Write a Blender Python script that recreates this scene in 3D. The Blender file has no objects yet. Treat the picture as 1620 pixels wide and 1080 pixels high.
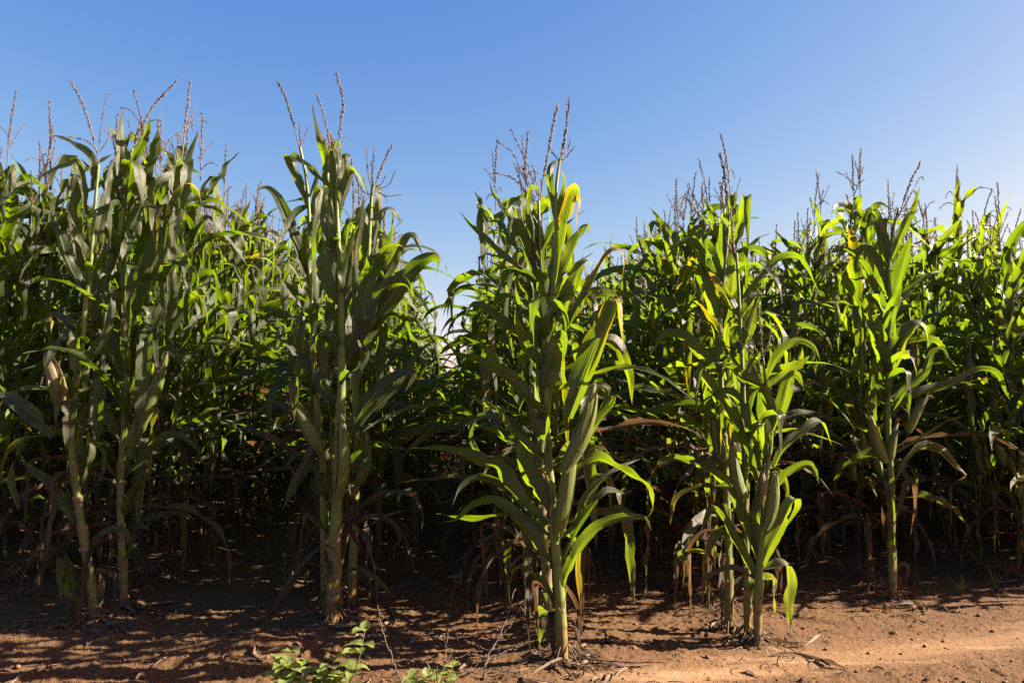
import bpy, math, random
import numpy as np
from mathutils import Vector
D2R = math.radians
S = bpy.context.scene
COL = S.collection

# ---------------------------------------------------------------- camera, sky, sun, exposure
CAM_H, PITCH, FPX = 1.2, D2R(3.86), 1260.0
cam_data = bpy.data.cameras.new('camera')
cam_data.sensor_width = 36.0
cam_data.lens = 36.0 * FPX / 1620.0
cam_data.clip_start, cam_data.clip_end = 0.05, 3000.0
cam = bpy.data.objects.new('camera', cam_data)
COL.objects.link(cam)
cam.location = (0, 0, CAM_H)
cam.rotation_euler = (math.pi / 2 + PITCH, 0, 0)
S.camera = cam

SUN_EL, SUN_BACK = D2R(29), D2R(2.5)          # sun to the right, a little behind the field
SUN_DIR = Vector((math.cos(SUN_EL) * math.cos(SUN_BACK), math.cos(SUN_EL) * math.sin(SUN_BACK), math.sin(SUN_EL)))
world = bpy.data.worlds.new('World'); S.world = world
world.use_nodes = True
wn = world.node_tree.nodes; wl = world.node_tree.links
sky = wn.new('ShaderNodeTexSky'); sky.sky_type = 'NISHITA'; sky.sun_disc = False
sky.sun_elevation = SUN_EL
sky.sun_rotation = math.pi / 2 - SUN_BACK
sky.altitude = 900; sky.air_density = 1.0; sky.dust_density = 2.0; sky.ozone_density = 3.0
bg = wn['Background']; bg.inputs['Strength'].default_value = 0.05
sep = wn.new('ShaderNodeSeparateColor'); comb = wn.new('ShaderNodeCombineColor'); wl.new(sky.outputs['Color'], sep.inputs[0])
for ch, (gam, k) in enumerate(((1.6, .51), (1.07, .61), (.39, 1.56))):      # the film's response to the sky, per channel
    pw = wn.new('ShaderNodeMath'); pw.operation = 'POWER'; pw.inputs[1].default_value = gam; wl.new(sep.outputs[ch], pw.inputs[0])
    ml = wn.new('ShaderNodeMath'); ml.operation = 'MULTIPLY'; ml.inputs[1].default_value = k; wl.new(pw.outputs[0], ml.inputs[0]); wl.new(ml.outputs[0], comb.inputs[ch])
wl.new(comb.outputs[0], bg.inputs['Color'])
sun_data = bpy.data.lights.new('sun', 'SUN')
sun_data.energy = 5.0; sun_data.angle = D2R(0.55); sun_data.color = (1.0, 0.87, 0.70)
sun = bpy.data.objects.new('sun', sun_data); COL.objects.link(sun)
sun.rotation_euler = SUN_DIR.to_track_quat('Z', 'Y').to_euler()
S.view_settings.view_transform = 'Standard'; S.view_settings.look = 'None'
S.view_settings.exposure = 2.6; S.view_settings.gamma = 1.0
S.cycles.use_denoising = False
S.cycles.max_bounces = 7; S.cycles.transmission_bounces = 5; S.cycles.diffuse_bounces = 4
S.cycles.glossy_bounces = 2; S.cycles.sample_clamp_indirect = 6.0

CT, ST = math.cos(PITCH), math.sin(PITCH)
def at(px, py, Y):
    """world point seen at photo pixel (px, py) at distance Y"""
    dx, dy = (px - 810.0) / FPX, (540.0 - py) / FPX
    k = Y / (CT - dy * ST)
    return np.array((dx * k, Y, CAM_H + (ST + dy * CT) * k))

# ---------------------------------------------------------------- mesh collecting
class MB:
    def __init__(self):
        self.v, self.q, self.t, self.a, self.b, self.n = [], [], [], [], [], 0
    def add(self, v, q=None, t=None, a=None, b=None):
        v = np.asarray(v, dtype=np.float32).reshape(-1, 3); k = len(v)
        self.v.append(v)
        if q is not None and len(q): self.q.append(np.asarray(q, dtype=np.int32).reshape(-1, 4) + self.n)
        if t is not None and len(t): self.t.append(np.asarray(t, dtype=np.int32).reshape(-1, 3) + self.n)
        self.a.append(np.zeros((k, 3), np.float32) if a is None else np.broadcast_to(np.asarray(a, np.float32), (k, 3)))
        self.b.append(np.zeros((k, 3), np.float32) if b is None else np.broadcast_to(np.asarray(b, np.float32), (k, 3)))
        self.n += k
    def extend(self, o, M=None, off=(0, 0, 0), rnd=None):
        """append another MB moved by rotation M and offset"""
        if not o.v: return
        v = np.concatenate(o.v); a = np.concatenate(o.a); b = np.concatenate(o.b)
        if rnd is not None: b = b.copy(); b[:, 2] = rnd
        if M is not None: v = v @ M.T
        v = v + np.asarray(off, np.float32)
        self.add(v, np.concatenate(o.q) if o.q else None, np.concatenate(o.t) if o.t else None, a, b)
    def mesh(self, name, mat, smooth=True):
        me = bpy.data.meshes.new(name)
        v = np.concatenate(self.v)
        q = np.concatenate(self.q) if self.q else np.zeros((0, 4), np.int32)
        t = np.concatenate(self.t) if self.t else np.zeros((0, 3), np.int32)
        me.vertices.add(len(v)); me.vertices.foreach_set('co', v.ravel())
        li = np.concatenate([q.ravel(), t.ravel()]).astype(np.int32)
        me.loops.add(len(li)); me.loops.foreach_set('vertex_index', li)
        ls = np.concatenate([np.arange(len(q)) * 4, len(q) * 4 + np.arange(len(t)) * 3]).astype(np.int32)
        me.polygons.add(len(ls)); me.polygons.foreach_set('loop_start', ls)
        me.polygons.foreach_set('use_smooth', np.full(len(ls), smooth, dtype=bool))
        for nm, arr in (('leafuv', self.a), ('tone', self.b)):
            at_ = me.attributes.new(nm, 'FLOAT_VECTOR', 'POINT')
            at_.data.foreach_set('vector', np.concatenate(arr).astype(np.float32).ravel())
        me.update(calc_edges=True); me.validate()
        if mat: me.materials.append(mat)
        return me

def unit(x):
    return x / np.maximum(np.linalg.norm(x, axis=-1, keepdims=True), 1e-9)

def spline(pts, n):
    """Catmull-Rom through pts, resampled evenly to n points"""
    P = np.asarray(pts, float)
    if len(P) == 2: P = np.array([P[0], (P[0] + P[1]) / 2, P[1]])
    Q = np.vstack([2 * P[0] - P[1], P, 2 * P[-1] - P[-2]])
    out = []
    for i in range(1, len(Q) - 2):
        p0, p1, p2, p3 = Q[i - 1], Q[i], Q[i + 1], Q[i + 2]
        s = np.linspace(0, 1, 16, endpoint=False)[:, None]
        out.append(0.5 * (2 * p1 + (p2 - p0) * s + (2 * p0 - 5 * p1 + 4 * p2 - p3) * s ** 2 + (3 * p1 - p0 - 3 * p2 + p3) * s ** 3))
    C = np.vstack(out + [P[-1:]])
    d = np.concatenate([[0], np.cumsum(np.linalg.norm(np.diff(C, axis=0), axis=1))])
    s = np.linspace(0, d[-1], n)
    return np.stack([np.interp(s, d, C[:, k]) for k in range(3)], 1)

def frames(P, B0):
    """rotation-minimising frames along P starting from width direction B0"""
    T = unit(np.gradient(P, axis=0)); B = np.zeros_like(T)
    b = B0 - T[0] * np.dot(B0, T[0]); b = b / max(np.linalg.norm(b), 1e-6)
    for i in range(len(P)):
        b = b - T[i] * np.dot(b, T[i]); b = b / max(np.linalg.norm(b), 1e-6); B[i] = b
    return T, B, np.cross(T, B)

def tube(mb, P, R, sides=6, a=None, b=None, cap=True):
    P = np.asarray(P, float); n = len(P); R = np.broadcast_to(np.asarray(R, float), (n,))
    T = unit(np.gradient(P, axis=0))
    ref = np.array((0.31, 0.95, 0.05)) if abs(T[0][1]) < 0.9 else np.array((1.0, 0.1, 0.1))
    T, B, N = frames(P, ref)
    th = np.linspace(0, 2 * math.pi, sides, endpoint=False)
    V = P[:, None] + R[:, None, None] * (np.cos(th)[None, :, None] * B[:, None] + np.sin(th)[None, :, None] * N[:, None])
    i = np.arange(n - 1)[:, None] * sides; j = np.arange(sides)[None]; jn = (j + 1) % sides
    q = np.stack([i + j, i + jn, i + sides + jn, i + sides + j], -1).reshape(-1, 4)
    A = None
    if a is not None: A = np.repeat(np.asarray(a, float).reshape(-1, 3) if np.ndim(a) > 1 else np.tile(a, (n, 1)), sides, 0)
    t = None
    V = V.reshape(-1, 3)
    if cap:
        e = (n - 1) * sides
        t = [(e, e + k, e + k + 1) for k in range(1, sides - 1)]
    mb.add(V, q, t, A, b)

def blade(mb, P, B, N, W, na, tone, rng, fold=0.6, rip=0.012, kr=6.0, base=0.5):
    """a maize leaf blade: P spine, B/N frames, W half width"""
    n = len(P); v = np.linspace(0, 1, n); L = np.linalg.norm(np.diff(P, axis=0), axis=1).sum()
    up = np.clip(v / 0.28, 0, 1); up = up * up * (3 - 2 * up)
    w = W * (base + (1 - base) * up) * np.where(v > 0.38, 1 - ((np.maximum(v, .38) - 0.38) / 0.62) ** 1.9, 1.0)
    w = np.maximum(w, 0.0012)
    tear = np.ones((2, n))
    for s_ in range(2):
        for _ in range(rng.integers(0, 4)):
            c_, d_ = rng.uniform(.12, 1), rng.uniform(.12, .6)
            tear[s_] *= 1 - d_ * np.exp(-((v - c_) / rng.uniform(.012, .035)) ** 2)
        tear[s_] *= 1 - .07 * rng.random(n)
    u = np.linspace(-1, 1, na + 1)
    fa = fold * (1 - v) ** 0.8 + 0.16 * fold + 0.25 * np.sin(v * 9 + rng.uniform(0, 6)) * fold * v
    kk = kr * max(L, .2); p1, p2 = rng.uniform(0, 6.3, 2)
    env = np.minimum(w / W, 1) * np.minimum(v * 5, 1)
    r1 = rip * env * np.sin(v * kk * 6.28 + p1 + 1.1 * np.sin(v * 7 + p2)); r2 = rip * env * np.sin(v * kk * 1.17 * 6.28 + p2)
    au = np.abs(u)
    side = np.where(u[None] < 0, r1[:, None], r2[:, None]) * au[None] ** 1.6
    X = (u[None] * w[:, None] * np.cos(fa)[:, None]) * np.where(u[None] < 0, tear[0][:, None], tear[1][:, None])
    Z = au[None] * w[:, None] * np.sin(fa)[:, None] + side - 0.10 * w[:, None] * np.exp(-(u[None] / .12) ** 2)
    V = P[:, None] + X[..., None] * B[:, None] + Z[..., None] * N[:, None]
    i = np.arange(n - 1)[:, None] * (na + 1); j = np.arange(na)[None]
    q = np.stack([i + j, i + j + 1, i + na + 2 + j, i + na + 1 + j], -1).reshape(-1, 4)
    A = np.stack([np.broadcast_to(u[None], (n, na + 1)), np.broadcast_to(v[:, None], (n, na + 1)), np.full((n, na + 1), rng.random())], -1).reshape(-1, 3)
    mb.add(V.reshape(-1, 3), q, None, A, np.array(tone, float))

# ---------------------------------------------------------------- materials
def new_mat(name):
    m = bpy.data.materials.new(name); m.use_nodes = True
    nt = m.node_tree; nt.nodes.clear()
    return m, nt.nodes, nt.links
class G:
    """tiny node-graph helper"""
    def __init__(s, nodes, links): s.n, s.l = nodes, links
    def put(s, sock, x):
        if hasattr(x, 'is_linked') or isinstance(x, bpy.types.NodeSocket): s.l.new(x, sock)
        else: sock.default_value = x
    def math(s, op, a, b=0.0, clamp=False):
        k = s.n.new('ShaderNodeMath'); k.operation = op; k.use_clamp = clamp
        s.put(k.inputs[0], a); s.put(k.inputs[1], b); return k.outputs[0]
    def step(s, x, lo, hi):
        k = s.n.new('ShaderNodeMapRange'); k.interpolation_type = 'SMOOTHSTEP'
        s.put(k.inputs['Value'], x); s.put(k.inputs['From Min'], lo); s.put(k.inputs['From Max'], hi); return k.outputs[0]
    def mix(s, f, a, b):
        k = s.n.new('ShaderNodeMix'); k.data_type = 'RGBA'
        s.put(k.inputs[0], f); s.put(k.inputs[6], a); s.put(k.inputs[7], b); return k.outputs[2]
    def noise(s, vec, scale, detail=3.0, rough=0.55):
        k = s.n.new('ShaderNodeTexNoise'); s.put(k.inputs['Scale'], scale); s.put(k.inputs['Detail'], detail); s.put(k.inputs['Roughness'], rough)
        if vec is not None: s.l.new(vec, k.inputs['Vector'])
        return k.outputs['Fac']
    def attr(s, name):
        k = s.n.new('ShaderNodeAttribute'); k.attribute_name = name
        x = s.n.new('ShaderNodeSeparateXYZ'); s.l.new(k.outputs['Vector'], x.inputs[0]); return k.outputs['Vector'], x.outputs
    def bump(s, h, strength, dist):
        k = s.n.new('ShaderNodeBump'); s.put(k.inputs['Strength'], strength); s.put(k.inputs['Distance'], dist); s.l.new(h, k.inputs['Height']); return k.outputs[0]
    def coord(s, which='Object'):
        k = s.n.new('ShaderNodeTexCoord'); return k.outputs[which]
    def rnd(s):
        return s.n.new('ShaderNodeObjectInfo').outputs['Random']
def rgb(r, g, b): return (r, g, b, 1.0)

def surface(g, color, rough, normal=None, trans=None, tw=0.4, spec=0.5):
    p = g.n.new('ShaderNodeBsdfPrincipled'); g.put(p.inputs['Base Color'], color); g.put(p.inputs['Roughness'], rough)
    g.put(p.inputs['Specular IOR Level'], spec)
    if normal is not None: g.l.new(normal, p.inputs['Normal'])
    o = g.n.new('ShaderNodeOutputMaterial'); sh = p.outputs[0]
    if trans is not None:
        t = g.n.new('ShaderNodeBsdfTranslucent'); g.put(t.inputs['Color'], trans)
        if normal is not None: g.l.new(normal, t.inputs['Normal'])
        m = g.n.new('ShaderNodeMixShader'); g.put(m.inputs[0], tw); g.l.new(sh, m.inputs[1]); g.l.new(t.outputs[0], m.inputs[2]); sh = m.outputs[0]
    g.l.new(sh, o.inputs['Surface'])

def leaf_material():
    m, n, l = new_mat('maize_leaf'); g = G(n, l)
    _, uv = g.attr('leafuv'); _, tn = g.attr('tone')
    au = g.math('ABSOLUTE', uv[0]); v = uv[1]
    pos = g.coord('Object')
    rnd = g.math('FRACT', g.math('ADD', g.math('ADD', g.rnd(), uv[2]), tn[2]))
    nz = g.noise(pos, 9.0, 4.0); nf = g.noise(pos, 60.0, 3.0)
    # stretched along the blade: streaks that follow the veins
    cv = n.new('ShaderNodeCombineXYZ'); g.put(cv.inputs[0], g.math('MULTIPLY', uv[0], 9.0)); g.put(cv.inputs[1], g.math('MULTIPLY', v, 2.5)); g.put(cv.inputs[2], g.math('MULTIPLY', rnd, 40.0))
    st = g.noise(cv.outputs[0], 1.6, 4.0, 0.6)
    vein = g.math('SINE', g.math('MULTIPLY', uv[0], 46.0))
    green = g.mix(g.math('ADD', g.math('MULTIPLY', rnd, 0.6), g.math('MULTIPLY', nz, 0.4)), rgb(0.0228, 0.0313, 0.0088), rgb(0.0417, 0.0510, 0.0171))
    green = g.mix(g.math('MULTIPLY', st, 0.35), green, rgb(0.0569, 0.0640, 0.0278))
    green = g.mix(g.math('MULTIPLY', g.step(vein, 0.2, 1.0), 0.18), green, rgb(0.0726, 0.0782, 0.0379))
    rib = g.math('MULTIPLY', g.step(au, 0.085, 0.035), g.step(v, 0.97, 0.5))
    green = g.mix(g.math('MULTIPLY', rib, 0.75), green, rgb(0.1264, 0.1435, 0.0695))
    s = g.math('ADD', g.math('ADD', g.math('MULTIPLY', g.math('POWER', au, 2.0), 0.42), g.math('MULTIPLY', v, 0.62)), g.math('MULTIPLY', g.math('SUBTRACT', st, 0.5), 1.1))
    s = g.math('MULTIPLY', s, tn[0])
    # tips and margins of every blade are a little scorched
    tip = g.step(g.math('ADD', g.math('ADD', v, g.math('MULTIPLY', au, 0.03)), g.math('MULTIPLY', g.math('SUBTRACT', nz, 0.5), 0.25)), 0.93, 0.99)
    yel = g.step(s, 0.46, 0.66); brn = g.step(s, 0.92, 1.15)
    spot = g.math('MULTIPLY', g.step(nf, 0.70, 0.76), g.step(nz, 0.5, 0.62))
    col = g.mix(yel, green, rgb(0.1706, 0.1240, 0.0126))
    dryc = g.mix(st, rgb(0.0379, 0.0229, 0.0139), rgb(0.1074, 0.0751, 0.0474))
    dry = g.math('MAXIMUM', g.math('MAXIMUM', brn, g.math('MULTIPLY', tip, 0.75)), g.step(g.math('ADD', tn[1], g.math('MULTIPLY', g.math('SUBTRACT', st, 0.5), g.math('MULTIPLY', g.math('MULTIPLY', tn[1], g.math('SUBTRACT', 1.0, tn[1])), 5.0))), 0.3, 0.75))
    dry = g.math('MAXIMUM', dry, g.math('MULTIPLY', spot, 0.7))
    col = g.mix(dry, col, dryc)
    tcol = g.mix(yel, g.mix(rnd, rgb(0.1250, 0.2184, 0.0028), rgb(0.2133, 0.2964, 0.0055)), rgb(0.4560, 0.2964, 0.0070))
    tcol = g.mix(g.math('MULTIPLY', rib, 0.6), tcol, rgb(0.0883, 0.1092, 0.0208))
    tcol = g.mix(g.math('MULTIPLY', g.step(vein, 0.0, 1.0), 0.22), tcol, rgb(0.0809, 0.1483, 0.0021))
    tcol = g.mix(dry, tcol, rgb(0.1104, 0.0585, 0.0243))
    h = g.math('ADD', g.math('MULTIPLY', vein, 0.35), g.math('ADD', g.math('MULTIPLY', st, 0.9), g.math('MULTIPLY', rib, 1.2)))
    nm = g.bump(h, 0.55, 0.0025)
    rough = g.math('ADD', g.math('ADD', 0.39, g.math('MULTIPLY', dry, 0.35)), g.math('MULTIPLY', st, 0.12))
    surface(g, col, rough, nm, tcol, 0.46, 0.5)
    return m

def stalk_material():
    m, n, l = new_mat('maize_stalk'); g = G(n, l)
    _, a = g.attr('leafuv')          # x: height above ground, y: node ring, z: around
    pos = g.coord('Object')
    mp = n.new('ShaderNodeMapping'); l.new(pos, mp.inputs[0]); mp.inputs['Scale'].default_value = (90, 90, 5)
    st = g.noise(mp.outputs[0], 1.0, 3.0); nz = g.noise(pos, 14.0, 3.0)
    low = g.math('SUBTRACT', 1.0, g.step(g.math('ADD', a[0], g.math('MULTIPLY', g.math('SUBTRACT', nz, 0.5), 0.5)), 0.04, 0.32))
    col = g.mix(st, rgb(0.0640, 0.0961, 0.0123), rgb(0.1254, 0.1633, 0.0283))
    col = g.mix(g.math('MULTIPLY', g.rnd(), 0.35), col, rgb(0.1336, 0.1462, 0.0320))
    col = g.mix(low, col, g.mix(st, rgb(0.0796, 0.0502, 0.0145), rgb(0.1648, 0.1187, 0.0341)))
    col = g.mix(g.math('MULTIPLY', g.step(nz, 0.60, 0.68), 0.6), col, rgb(0.0671, 0.0416, 0.0160))
    col = g.mix(g.math('MULTIPLY', a[1], 0.7), col, rgb(0.0607, 0.0502, 0.0101))
    surface(g, col, 0.5, g.bump(st, 0.4, 0.003), rgb(0.2140, 0.2904, 0.0320), 0.10, 0.4)
    return m

def husk_material():
    m, n, l = new_mat('ear_husk'); g = G(n, l)
    _, a = g.attr('leafuv'); _, tn = g.attr('tone')
    pos = g.coord('Object')
    cv = n.new('ShaderNodeCombineXYZ'); g.put(cv.inputs[0], g.math('MULTIPLY', a[0], 22.0)); g.put(cv.inputs[1], g.math('MULTIPLY', a[1], 2.0)); g.put(cv.inputs[2], g.math('MULTIPLY', g.rnd(), 30.0))
    st = g.noise(cv.outputs[0], 1.5, 4.0, 0.6); nz = g.noise(pos, 30.0, 3.0)
    col = g.mix(st, rgb(0.0637, 0.0868, 0.0149), rgb(0.1315, 0.1612, 0.0426))
    d = g.step(g.math('ADD', g.math('ADD', g.math('MULTIPLY', a[1], 0.55), g.math('MULTIPLY', g.math('SUBTRACT', nz, 0.5), 0.8)), tn[1]), 0.62, 0.88)
    col = g.mix(d, col, g.mix(st, rgb(0.0822, 0.0534, 0.0248), rgb(0.2083, 0.1674, 0.0791)))
    surface(g, col, 0.48, g.bump(st, 0.6, 0.004), rgb(0.2740, 0.3224, 0.0494), 0.2, 0.4)
    return m

def plain_mat(name, c1, c2, scale=40.0, rough=0.7, trans=None, tw=0.25, bump=0.3):
    m, n, l = new_mat(name); g = G(n, l); pos = g.coord('Object')
    nz = g.noise(pos, scale, 4.0); col = g.mix(g.math('ADD', g.math('MULTIPLY', nz, 0.7), g.math('MULTIPLY', g.rnd(), 0.3)), rgb(*c1), rgb(*c2))
    surface(g, col, rough, g.bump(nz, bump, 0.003), rgb(*trans) if trans else None, tw, 0.3)
    return m

def soil_material():
    m, n, l = new_mat('sandy_soil'); g = G(n, l); pos = g.coord('Object')
    _, a = g.attr('leafuv')          # x: packed wheel track, y: darker band along each crop row, z: clods
    big = g.noise(pos, 1.3, 4.0); mid = g.noise(pos, 11.0, 5.0, 0.65); fine = g.noise(pos, 75.0, 6.0, 0.75); grit = g.noise(pos, 150.0, 3.0, 0.75)
    col = g.mix(big, rgb(0.1408, 0.0741, 0.0338), rgb(0.1841, 0.1038, 0.0488))
    col = g.mix(g.math('MULTIPLY', mid, 0.55), col, rgb(0.1281, 0.0649, 0.0301))
    col = g.mix(g.math('MULTIPLY', a[0], 0.22), col, rgb(0.2219, 0.1441, 0.0807))
    col = g.mix(g.math('MULTIPLY', g.step(fine, 0.55, 0.75), 0.5), col, rgb(0.2130, 0.1349, 0.0736))
    col = g.mix(g.math('MULTIPLY', g.step(grit, 0.57, 0.66), 0.75), col, rgb(0.0810, 0.0404, 0.0195))
    col = g.mix(g.math('MULTIPLY', g.step(grit, 0.36, 0.28), 0.4), col, rgb(0.2643, 0.2014, 0.1322))
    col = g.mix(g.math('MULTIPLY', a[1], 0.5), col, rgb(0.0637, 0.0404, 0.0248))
    h = g.math('ADD', g.math('MULTIPLY', mid, 1.0), g.math('ADD', g.math('MULTIPLY', fine, 0.9), g.math('MULTIPLY', grit, 0.4)))
    streak = n.new('ShaderNodeMapping'); l.new(pos, streak.inputs[0]); streak.inputs['Rotation'].default_value = (0, 0, -0.32); streak.inputs['Scale'].default_value = (.7, 9, 1)
    sk = g.noise(streak.outputs[0], 1.0, 5.0, 0.6); sk2 = g.noise(streak.outputs[0], 5.0, 4.0, 0.7)
    trk = g.math('MULTIPLY', g.step(sk, 0.5, 0.62), g.step(a[0], 0.02, 0.5))
    col = g.mix(g.math('MULTIPLY', trk, 0.45), col, rgb(0.2963, 0.1825, 0.1001))
    dk = g.math('MULTIPLY', g.step(sk2, 0.56, 0.66), g.step(fine, 0.46, 0.56))
    col = g.mix(g.math('MULTIPLY', dk, 0.55), col, rgb(0.0768, 0.0387, 0.0195))
    surface(g, col, 0.93, g.bump(h, 0.9, g.math('MULTIPLY', g.math('SUBTRACT', 1.15, a[0]), 0.034)), None, 0, 0.15)
    return m

M_LEAF, M_STALK, M_HUSK, M_SOIL = leaf_material(), stalk_material(), husk_material(), soil_material()
M_TASSEL = plain_mat('tassel', (0.055, 0.040, 0.032), (0.19, 0.140, 0.110), 160.0, 0.75, (0.15, 0.10, 0.07), 0.2)
M_SILK = plain_mat('silk', (0.0188, 0.0083, 0.0060), (0.0622, 0.0270, 0.0142), 90.0, 0.6)
M_ROOT = plain_mat('brace_root', (0.0457, 0.0248, 0.0150), (0.1072, 0.0660, 0.0413), 60.0, 0.85)
M_STRAW = plain_mat('dry_straw', (0.0495, 0.0307, 0.0188), (0.1733, 0.1237, 0.0825), 50.0, 0.75, (0.1650, 0.1035, 0.0540), 0.15)
M_TWIG = plain_mat('dead_twig', (0.0292, 0.0188, 0.0135), (0.0990, 0.0705, 0.0518), 70.0, 0.85)
M_WEED = plain_mat('weed_leaf', (0.085, 0.115, 0.030), (0.160, 0.190, 0.060), 45.0, 0.45, (0.36, 0.46, 0.05), 0.35)
M_WEEDSTEM = plain_mat('weed_stem', (0.0413, 0.0540, 0.0128), (0.0825, 0.0907, 0.0292), 45.0, 0.6)
M_CLOD = plain_mat('soil_clod', (0.095, 0.052, 0.027), (0.15, 0.088, 0.048), 60.0, 0.95, None, 0, 0.8)

# ---------------------------------------------------------------- ground height
def _hash(ix, iy, s):
    h = (ix.astype(np.int64) * 374761393 + iy.astype(np.int64) * 668265263 + s * 974634777) & 0xffffffff
    h = ((h ^ (h >> 13)) * 1274126177) & 0xffffffff
    return ((h ^ (h >> 16)) & 0xffff) / 65535.0
def vnoise(x, y, s):
    ix, iy = np.floor(x), np.floor(y); fx, fy = x - ix, y - iy
    fx = fx * fx * (3 - 2 * fx); fy = fy * fy * (3 - 2 * fy)
    a, b, c, d = _hash(ix, iy, s), _hash(ix + 1, iy, s), _hash(ix, iy + 1, s), _hash(ix + 1, iy + 1, s)
    return (a * (1 - fx) + b * fx) * (1 - fy) + (c * (1 - fx) + d * fx) * fy
ROW_DIR = -0.075
ROWS = []                            # (x at row start, y at row start)
for k, (x, y) in enumerate([(-8.7, 7.0), (-7.6, 6.6), (-6.5, 6.2), (-5.4, 5.8), (-4.3, 5.3), (-3.25, 4.95), (-2.27, 4.3), (-0.93, 4.2), (0.186, 3.6), (1.2, 3.93), (2.29, 4.8), (3.28, 5.15)]): ROWS.append((x, y))
for k in range(1, 14): ROWS.append((3.28 + 1.04 * k, 5.02 + 0.05 * k))
def track(x, y):
    """0..1 how much a point lies on the packed wheel track that curves past the field's edge"""
    c = 3.32 + 0.36 * np.maximum(x - 0.1, 0) - 0.015 * np.maximum(x - 0.1, 0) ** 2
    return np.exp(-((y - c) / 0.17) ** 2) * np.clip((x - 0.0) / 0.7, 0, 1)
def gsmooth(x, y):
    x = np.asarray(x, float); y = np.asarray(y, float)
    h = 0.035 * (vnoise(x * 0.8 + 7, y * 0.9, 1) - .5) + 0.03 * (vnoise(x * 2.1, y * 2.4, 2) - .5)
    h = h + 0.060 * np.exp(-((x + 1.22) / .30) ** 2 - ((y - 3.82) / .16) ** 2) + 0.05 * np.exp(-((x + 2.5) / .35) ** 2 - ((y - 3.95) / .12) ** 2)
    rows = np.zeros_like(h)
    for rx, ry in ROWS:
        d = x - (rx + ROW_DIR * (y - ry))
        rows = np.maximum(rows, 0.035 * np.exp(-(d / .17) ** 2) / (1 + np.exp(-(y - ry + 0.05) * 9)))
    t = track(x, y)
    return h * (1 - 0.5 * t) + rows - 0.018 * t
def gfull(x, y):
    t = track(x, y); rough = (1 - 0.85 * t) * np.clip(1.15 - .28 * np.maximum(x - .4, 0), .4, 1)
    h = gsmooth(x, y)
    n1 = vnoise(x * 9, y * 11, 3); n2 = vnoise(x * 27, y * 31, 4); n3 = vnoise(x * 62, y * 66, 5); n4 = vnoise(x * 100, y * 104, 6)
    cl = np.clip(n2 - 0.52, 0, 1) * (0.35 + n1)
    rut = 0.004 * np.sin((y - 0.34 * x) * 60 + 4 * vnoise(x * 2, y * 2, 8)) * np.exp(-((y - 3.25 - .34 * x) / .4) ** 2) * np.clip(x, 0, 1)
    return h + rough * (0.013 * (n1 - .5) + 0.027 * cl + 0.013 * np.clip(n3 - .45, 0, 1) * (.4 + n1)) + (.25 + .75 * rough) * 0.009 * (n4 - .5) + rut * 0.6
def gz(x, y): return float(gsmooth(np.array([x]), np.array([y]))[0])

def axis(lo, hi, f0, f1, step, grow):
    a = list(np.arange(f0, f1, step)); s = step; x = f1
    while x < hi: a.append(x); s = s * grow; x += s
    a.append(hi); s = step; x = f0; pre = []
    while x > lo: s = s * grow; x -= s; pre.append(max(x, lo))
    return np.array(pre[::-1] + a)
gx = axis(-600, 600, -2.5, 3.3, 0.009, 1.05); gy = axis(-30, 900, 3.1, 4.75, 0.0085, 1.035)
GX, GY = np.meshgrid(gx, gy); fx, fy = GX.ravel(), GY.ravel()
near = np.clip(1.4 - np.hypot(fx, fy - 4) / 30, 0, 1)
fz = gfull(fx, fy) * near
ground_mb = MB(); nx, ny = len(gx), len(gy)
i = np.arange(ny - 1)[:, None] * nx; j = np.arange(nx - 1)[None]
lit = np.zeros_like(fx)  # mask for the soil colour darkened along each crop row
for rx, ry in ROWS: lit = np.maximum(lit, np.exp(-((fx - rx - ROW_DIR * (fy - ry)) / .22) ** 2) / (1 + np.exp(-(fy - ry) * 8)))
ground_mb.add(np.stack([fx, fy, fz], 1), np.stack([i + j, i + j + 1, i + nx + j + 1, i + nx + j], -1).reshape(-1, 4), None,
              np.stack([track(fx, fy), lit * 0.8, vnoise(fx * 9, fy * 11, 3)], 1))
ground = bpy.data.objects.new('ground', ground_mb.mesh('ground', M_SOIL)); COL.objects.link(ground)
ground['kind'] = 'structure'

# ---------------------------------------------------------------- object helpers
def thing(name, label, cat, loc, group=None, rz=0.0, scale=1.0, tilt=(0, 0)):
    o = bpy.data.objects.new(name, None); COL.objects.link(o); o.empty_display_size = 0.1
    o.location = loc; o.rotation_euler = (tilt[0], tilt[1], rz); o.scale = (scale,) * 3
    o['label'] = label; o['category'] = cat
    if group: o['group'] = group
    return o
def part(name, me, parent, label=None):
    o = bpy.data.objects.new(name, me); COL.objects.link(o); o.parent = parent
    if label: o['label'] = label
    return o

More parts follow.
